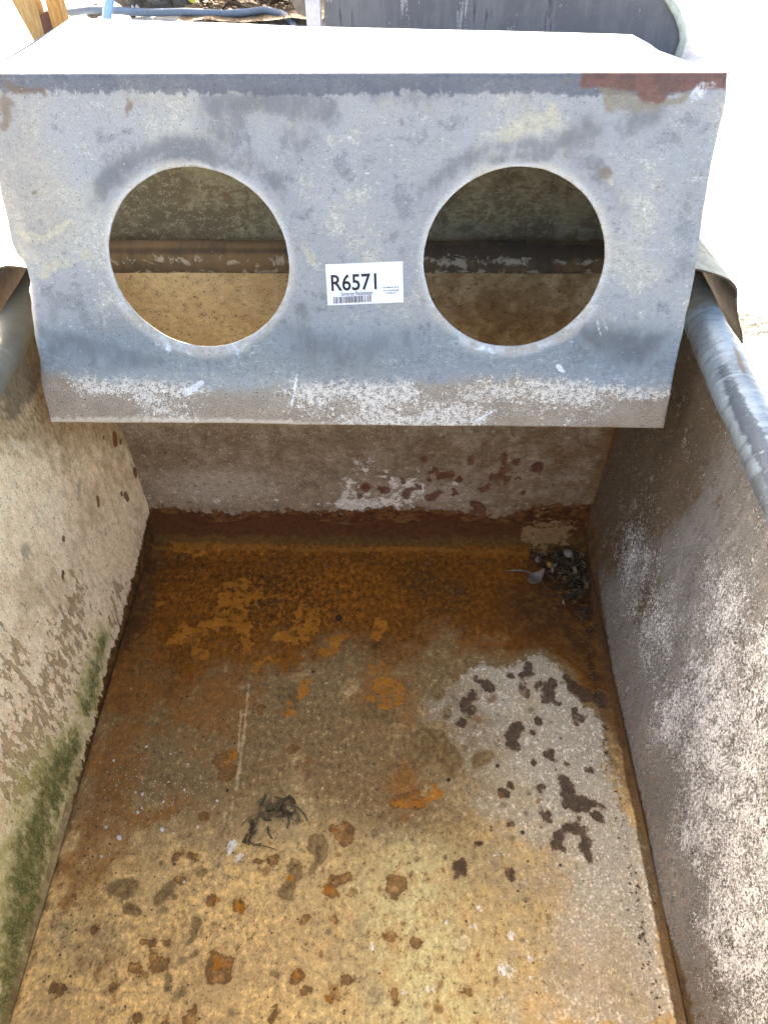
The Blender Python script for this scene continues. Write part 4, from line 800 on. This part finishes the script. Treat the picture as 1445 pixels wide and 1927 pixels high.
text_part('shop_lettering', 'Somerset Reclamation', .185, .60, .675, .775, ink)
def bars():
    rr = random.Random(5); V = []; F = []; x = .08
    while x < .585:
        wd = rr.choice((.004, .004, .007, .010)); 
        if x + wd > .59: break
        k = len(V); V += [(x, .80), (x + wd, .80), (x + wd, .965), (x, .965)]; F.append((k + 3, k + 2, k + 1, k)); x += wd + rr.choice((.004, .004, .007, .011))
    V = np.array(V); part_under_sticker('barcode', stk_pt(V[:, 0], V[:, 1] - .025 * V[:, 0], .0009), F, ink)
bars()
def fine_print():                                       # three tiny unreadable lines
    rr = random.Random(8); V = []; F = []
    for y, x0, x1 in ((.60, .735, .94), (.675, .745, .925), (.74, .775, .90)):
        x = x0
        while x < x1:
            wd = rr.uniform(.008, .018); k = len(V); V += [(x, y), (x + wd, y), (x + wd, y + .032), (x, y + .032)]; F.append((k + 3, k + 2, k + 1, k)); x += wd + rr.uniform(.006, .014)
    V = np.array(V); part_under_sticker('fine_print', stk_pt(V[:, 0], V[:, 1], .0009), F, wornink)
fine_print()

# ================================================================ LITTER IN THE TROUGH
def twig_pts(p0, p1, bow, n=14, h=.003):
    p0, p1 = Vector(p0), Vector(p1); d = p1 - p0; s_ = Vector((-d.y, d.x, 0)).normalized()
    return [p0 + d * (i / n) + s_ * bow * math.sin(math.pi * i / n) + Vector((0, 0, h * math.sin(math.pi * i / n))) for i in range(n + 1)]
def leaf_grid(c, L, W, ang, curl, lift_, fold=0.0, n=8, tip=1.0):
    V = []; F = []
    ca, sa = math.cos(ang), math.sin(ang)
    for i in range(n + 1):
        t = i / n; wdt = W * math.sin(math.pi * min(1, t * .92 + .06)) ** .8 * (1 - .3 * t * tip)
        for j in range(5):
            s_ = (j - 2) / 2; x = (t - .5) * L; y = s_ * wdt; z = curl * s_ * s_ * W + lift_ * (t - .5) ** 2 * L + fold * abs(s_) * W
            V.append((c[0] + ca * x - sa * y, c[1] + sa * x + ca * y, c[2] + z))
    for i in range(n):
        for j in range(4): k = i * 5 + j; F.append((k, k + 1, k + 6, k + 5))
    return V, F
bark = simple('grey_brown_twig', (.20, .16, .11), (.12, .09, .055), 120, .85)
darkorg = simple('rotted_dark_leaf', (.10, .066, .030), (.18, .12, .05), 90, .85)
def litter_mat():
    g = G('mixed_leaf_litter', .85); k = g.n('ShaderNodeNewGeometry'); r_ = Val(g, k.outputs['Random Per Island'])
    c = g.mix((.055, .030, .012), (.10, .055, .02), g.ss(r_, .2, .5)); c = g.mix(c, (.16, .10, .04), g.ss(r_, .62, .7)); c = g.mix(c, (.035, .024, .014), g.ss(r_, .78, .82)); c = g.mix(c, (.22, .17, .10), g.ss(r_, .955, .965))
    return g.done(c)
rr = random.Random(11)
m = MB()
for i in range(420):
    ty = abs(rr.gauss(0, .042)); tx = abs(rr.gauss(0, .020)) * (1.5 - ty * 8 if ty < .08 else .7)
    x = .292 - tx; y = .683 - ty
    if ty > .13 or tx > .07: continue
    zb = .002 + .010 * math.exp(-tx / .02 - ty / .06) * rr.random() + max(0, x - .287) * .8
    V, F = leaf_grid((x, y, zb + .001), rr.uniform(.004, .013), rr.uniform(.001, .004), rr.uniform(0, 6.28), rr.uniform(-.6, .9), rr.uniform(-1, 2), rr.uniform(0, .7), 4)
    t_ = rr.uniform(-.5, .5); V = [(a, b, c + (a - x) * t_) for a, b, c in V]; m.add(V, F)
tag(m.build('leaf_litter', litter_mat(), None, (.275, .65, .0), True), 'dark brown crumbled leaf litter heaped in the far right corner of the trough', 'litter', kind='stuff')
m = MB(); V, F = leaf_grid((.2235, .627, .006), .026, .010, .5, .2, 2.0, .9, 10); m.add(V, F)
tag(m.build('dry_leaf', simple('pale_dead_leaf', (.21, .16, .12), (.15, .11, .08), 90, .8), None, (.2235, .627, 0), True), 'pale folded dead leaf lying on the rust beside the corner litter', 'leaf')
m = MB(); m.tube(twig_pts((.190, .650, .003), (.2405, .618, .003), .012), [.0005 + .0009 * math.sin(math.pi * min(1, i / 14 + .15)) for i in range(15)], 7)
tag(m.build('twig', bark, None, (.215, .634, 0), True), 'thin curved grey twig arching over the pale dead leaf', 'twig')
for nm_, p, r_, c_, lb in (('pebble', (.2475, .6590, .006), .0042, (.42, .20, .05), 'small orange grit stone among the dark leaf litter'),
                           ('pebble', (.2345, .6695, .004), .0044, (.27, .20, .16), 'small pinkish white stone at the left edge of the leaf litter'),
                           ('pebble', (.2755, .6760, .010), .0062, (.24, .21, .17), 'grey white flaky stone in the trough corner beside the end wall'),
                           ('pebble', (.2110, .6680, .0025), .0026, (.26, .11, .03), 'tiny rust brown grit stone left of the litter heap')):
    m = MB(); m.lump(p, r_, r_ * 1.15, r_ * .75, hash(lb) % 97 if False else len(lb), 10, .35)
    tag(m.build(nm_, simple('grit_stone', c_, tuple(k * .6 for k in c_), 300, .85), None, (p[0], p[1], 0), True), lb, 'stone')
m = MB(); rr = random.Random(17)
for i in range(420):
    k = rr.random()
    if k < .42: x = .284 - abs(rr.gauss(0, .006)); y = rr.uniform(.14, .60)
    elif k < .70: x = rr.uniform(-.27, .22); y = .672 - abs(rr.gauss(0, .010))
    elif k < .85: x = -.284 + abs(rr.gauss(0, .008)); y = rr.uniform(.16, .62)
    else: x = rr.uniform(-.26, .26); y = rr.uniform(.14, .64)
    r_ = rr.uniform(.0004, .0013) * (1.5 if rr.random() < .08 else 1)
    m.lump((x, y, r_ * .5 + .0006), r_ * rr.uniform(.8, 1.8), r_ * rr.uniform(.8, 1.5), r_ * .7, i, 4, .4)
tag(m.build('grit', simple('dark_brown_grit', (.075, .045, .022), (.17, .11, .055), 900, .9), None, (0, .4, 0), False), 'sprinkle of fine dark brown grit along the floor seams', 'grit', kind='stuff')
# dead weed on the floor
weed = empty('dried_weed', (-.095, .31, 0), 'dark shrivelled weed clump with thin roots stuck on the trough floor', 'dead plant')
m = MB(); rr = random.Random(3)
for i in range(46):
    x, y = rr.gauss(-.083, .010), rr.gauss(.323, .005)
    V, F = leaf_grid((x, y, .0012 + rr.random() * .003), rr.uniform(.006, .014), rr.uniform(.0012, .003), rr.gauss(.3, 1.0), rr.uniform(-.5, .8), rr.uniform(-1, 2), .3, 4); m.add(V, F)
for i in range(16):
    t_ = rr.random(); V, F = leaf_grid((-.108 - .006 * t_ + rr.gauss(0, .002), .312 - .026 * t_ + rr.gauss(0, .002), .0015), rr.uniform(.004, .009), .0016, rr.gauss(1.3, .6), .3, 1, .3, 4); m.add(V, F)
m.build('shrivelled_leaves', darkorg, weed, (-.095, .31, 0), True)
m = MB()
for p0, p1, bw, rd in (((-.075, .328, .003), (-.052, .311, .001), .004, .0010), ((-.098, .318, .004), (-.122, .305, .001), -.003, .0005), ((-.104, .333, .003), (-.112, .290, .001), .003, .0008), ((-.112, .290, .002), (-.098, .287, .001), -.003, .0009),
                       ((-.096, .310, .003), (-.076, .315, .003), .002, .0006), ((-.074, .318, .003), (-.073, .303, .001), .002, .0009), ((-.093, .304, .002), (-.087, .292, .001), -.002, .0008), ((-.106, .285, .001), (-.082, .281, .001), .001, .0005), ((-.1, .338, .001), (-.104, .326, .002), 0, .0016), ((-.07, .316, .002), (-.060, .312, .001), -.003, .0005)):
    m.tube(twig_pts(p0, p1, bw, 10, .0015), rd, 6)
m.build('roots', simple('dry_root', (.15, .105, .05), (.065, .045, .022), 150, .85), weed, (-.095, .31, 0), True)
# white paint / lime crumbs
m = MB(); rr = random.Random(9)
for i in range(520):
    big = rr.random() < .04
    x = rr.gauss(-.225, .035); y = rr.gauss(.335, .042)
    if x < -.285 or x > -.13: continue
    r_ = rr.uniform(.0009, .0017) if big else rr.uniform(.00025, .0007)
    if big: m.lump((x, y, r_ * .4), r_ * 1.2, r_ * 1.3, r_ * .5, i, 5, .4)
    else: m.lump((x, y, r_ * .5), r_, r_ * 1.2, r_ * .7, i, 4, .3)
for (x, y, r_) in ((-.2483, .291, .0028), (-.205, .300, .0024), (-.262, .272, .0016), (-.235, .318, .0018)):
    m.lump((x, y, r_ * .3), r_ * 1.3, r_, r_ * .45, 5, 6, .4)
tag(m.build('lime_crumbs', simple('white_lime', (.62, .54, .41), (.50, .42, .30), 300, .9), None, (-.225, .33, 0), False), 'scatter of tiny white lime crumbs on the floor along the left wall', 'crumbs', kind='stuff')

# ================================================================ THE YARD
def ground_mat():
    g = G('pale_gravel_yard', .95, 0, .1); v = g.vec('obj'); a_ = g.noise(v, 2.2, 5, .6); b2 = g.noise(v, 24, 6, .7); c2 = g.voro(v, 70)
    c = g.mix((.64, .62, .58), (.56, .53, .48), g.ss(a_ * .5 + b2 * .5, .4, .6)); c = g.mix(c, (.36, .32, .24), g.ss(b2 * .7 + a_ * .3, .72, .90) * .6)
    c = g.mix(c, (.115, .10, .07), g.ss(g.at('dirt') + (b2 - .5) * .8, .3, .8) * .85)
    return g.done(c, b2 * .7 + c2 * .3, .02, .9)
DX, DY = .74, 1.25
xx = np.concatenate([[-200, -60, -20, -8], np.linspace(-4, 4, 161), [8, 20, 60, 200]]); yy = np.concatenate([[-200, -60, -20, -6], np.linspace(-2, 8, 201), [14, 30, 80, 250]])
X, Y = np.meshgrid(xx, yy); near = (np.abs(X) < 4) & (Y < 8) & (Y > -2)
Z = -.012 + ((fbm(X, Y, 1.2, 3, 90) - .5) * .03 + (fbm(X, Y, 7, 3, 91) - .5) * .02) * near * sstep(np.hypot(X, Y - .0), .9, 1.4) - .004
Z += .035 * np.exp(-((X - 1.05 - .25 * (Y - 1.2)) / .10) ** 2) * sstep(-Y, -1.35, -1.1) * near
gm = mesh_from('ground', np.stack([X, Y, Z], -1).reshape(-1, 3), gridfaces(*X.shape), ground_mat(), None, None, True, {'dirt': np.exp(-(((Y - DY) + .35 * (X - DX)) / .07) ** 2 - ((X - DX) / .22) ** 2)}); tag(gm, kind='structure')
X, Y = np.meshgrid(np.linspace(-.74, -.22, 40), np.linspace(3.10, 5.5, 60)); Z = .012 + (fbm(X, Y, 5, 4, 92) - .5) * .04
X = X + (fbm(Y, Y * 0, 4, 3, 93) - .5) * .1
soil = mesh_from('soil', np.stack([X, Y, Z], -1).reshape(-1, 3), gridfaces(*X.shape), simple('brown_soil', (.10, .065, .035), (.17, .12, .07), 16, .95, 0, .01), None, None, True); tag(soil, kind='structure')

tank = empty('water_tank', (.36, 3.1, -.012), 'dark blue grey metal tank standing on the gravel behind the trough cover', 'tank')
def tank_mat():
    g = G('grey_painted_tank', .6, 0, .4); v = g.vec('obj'); vs = g.vec('obj', (1, 1, .12)); a_ = g.noise(v, 5, 5, .6); s_ = g.noise(vs, 26, 5, .65); f_ = g.noise(v, 120, 4, .65)
    c = g.mix((.105, .11, .12), (.078, .082, .092), g.ss(a_ * .5 + s_ * .5, .4, .6)); c = g.mix(c, (.30, .31, .31), g.ss(s_ * .8 + f_ * .2, .63, .68) * .6); c = g.mix(c, (.04, .04, .04), g.ss(s_ * .7 + a_ * .3, .36, .31) * .8)
    return g.done(c, f_, .002, .5)
ol = [(-.200, .20), (-.200, -.03), (.938, -.03), (.945, .03), (.932, .065), (.905, .105), (.862, .15), (.80, .185), (.74, .20)]
m = MB(); m.prism([(x, 2.80, z) for x, z in ol], (0, .55, 0)); m.build('tank_body', tank_mat(), tank, (.36, 3.1, -.012))
m = MB(); m.tube([(x, 2.796, z) for x, z in ol[2:]], .012, 10); m.build('rolled_edge', simple('pale_green_edge', (.42, .46, .38), (.33, .36, .30), 30, .6), tank, (.36, 3.1, -.012), True)
m = MB(); m.box((-.252, 2.74, -.03), (-.208, 2.79, .75)); po = m.build('steel_post', simple('pale_grey_paint', (.36, .37, .40), (.30, .31, .34), 20, .55), None, (-.23, 2.765, -.012)); tag(po, 'pale grey square upright post at the left end of the dark tank', 'post')
m = MB(); m.prism([(-.40, 3.02, .75), (-.335, 3.02, .10), (-.31, 3.02, .05), (-.256, 3.02, .035), (-.256, 3.02, .75)], (0, .04, 0))
tag(m.build('board', simple('weathered_dark_board', (.13, .12, .105), (.09, .08, .07), 30, .8), None, (-.30, 3.03, -.012)), 'dark weathered board in shade left of the pale grey post', 'board')

post = empty('timber_post', (-1.17, 2.95, -.02), 'splintered yellowish timber post left of the rubble, beyond the cover', 'timber post')
wood = simple('weathered_yellow_timber', (.34, .24, .10), (.24, .15, .06), 22, .85, 0, .004, 'obj', (5, 5, .6))
def beam(name, pts, dep, mat):
    mm = MB(); mm.prism(pts, (0, dep, 0)); return mm.build(name, mat, post, (-1.17, 2.95, -.02))
beam('timber_face', [(-1.305, 2.96, .30), (-1.265, 2.96, .16), (-1.212, 2.96, -.03), (-1.175, 2.96, -.03), (-1.172, 2.96, .08), (-1.185, 2.96, .30)], .05, wood)
beam('timber_edge', [(-1.135, 2.95, .30), (-1.135, 2.95, -.03), (-1.090, 2.95, -.03), (-1.088, 2.95, .30)], .05, simple('orange_timber', (.42, .24, .07), (.30, .16, .05), 22, .85, 0, .004, 'obj', (5, 5, .6)))
beam('rusty_bracket', [(-1.172, 2.962, .06), (-1.172, 2.962, -.03), (-1.135, 2.962, -.03), (-1.135, 2.962, .07), (-1.15, 2.962, .075)], .03, simple('rusty_iron', (.11, .05, .035), (.07, .035, .025), 40, .85))

pipe_blue = simple('faded_blue_plastic', (.20, .36, .62), (.16, .30, .54), 20, .45)
m = MB(); m.tube([(-1.012, 3.10, -.02), (-.985, 3.14, .06), (-.94, 3.2, .2), (-.86, 3.3, .5)], .016, 12)
tag(m.build('plastic_pipe', pipe_blue, None, (-1.0, 3.1, -.02), True), 'bright blue plastic pipe leaning upright out of the rubble', 'pipe')
m = MB(); pts = [(-1.20, 3.22, .018)] + [(-1.15 + .07 * i, 3.19 + .02 * math.sin(i * .7), .014 + .004 * math.sin(i * 1.3)) for i in range(11)] + [(-.385, 3.17, .012), (-.345, 3.13, .0), (-.33, 3.08, -.012), (-.325, 3.03, -.02)]
m.tube(pts, .0125, 12)
tag(m.build('hose', simple('grey_blue_hose', (.10, .135, .175), (.14, .18, .23), 14, .6), None, (-.75, 3.19, -.01), True), 'grey blue hose lying along the ground in front of the leafy rubble', 'hose')
m = MB(); m.tube([(-1.055, 3.30, .10), (-1.045, 3.30, .05), (-1.015, 3.30, .022), (-.965, 3.28, .016), (-.93, 3.26, .016)], .02, 12)
tag(m.build('plastic_pipe', simple('white_plastic', (.75, .75, .74), (.68, .68, .68), 20, .4), None, (-1.0, 3.28, 0), True), 'white bent pipe end between the timber post and the blue pipe', 'pipe')
stone = simple('dark_rubble_stone', (.085, .075, .062), (.14, .125, .105), 30, .9, 0, .006)
for p, s_, sd_, lb in (((-.955, 3.28, .04), (.055, .05, .055), 3, 'dark stone left of the upright blue pipe'), ((-.855, 3.30, .035), (.060, .05, .05), 8, 'dark lump of rubble right of the upright blue pipe'), ((-.775, 3.32, .02), (.05, .05, .035), 14, 'mottled grey stone behind the hose, nearest the yellow leaf'), ((-1.075, 3.24, .005), (.035, .04, .02), 21, 'flat broken stone at the foot of the timber post')):
    m = MB(); m.lump(p, *s_, sd_, 14, .35); tag(m.build('stone', stone, None, (p[0], p[1], -.012), False), lb, 'stone', 'rubble stones behind the cover')
m = MB(); rr = random.Random(21)
for i in range(420):
    x = rr.uniform(-.72, -.30); y = rr.uniform(3.22, 3.6)
    V, F = leaf_grid((x, y, .02 + rr.random() * .05), rr.uniform(.03, .08), rr.uniform(.003, .014), rr.gauss(.1, .7), rr.uniform(-.5, .9), rr.uniform(-1, 2), .3, 4); t_ = rr.uniform(-.5, .5); m.add([(a, b, c + (a - x) * t_) for a, b, c in V], F)
tag(m.build('dead_leaves', simple('shaded_dead_leaves', (.085, .062, .04), (.04, .03, .02), 12, .9), None, (-.5, 3.4, 0), True), 'heap of grey brown dead leaves and stalks behind the hose', 'leaf heap', kind='stuff')
m = MB(); V, F = leaf_grid((-.70, 3.20, .045), .05, .016, .4, .3, 1.5, .2, 8); m.add([(a, b, c + (b - 3.20) * .8) for a, b, c in V], F)
tag(m.build('yellow_leaf', simple('yellow_green_leaf', (.50, .46, .05), (.40, .38, .04), 40, .6), None, (-.70, 3.2, 0), True), 'small yellow green leaf lying above the hose', 'leaf')
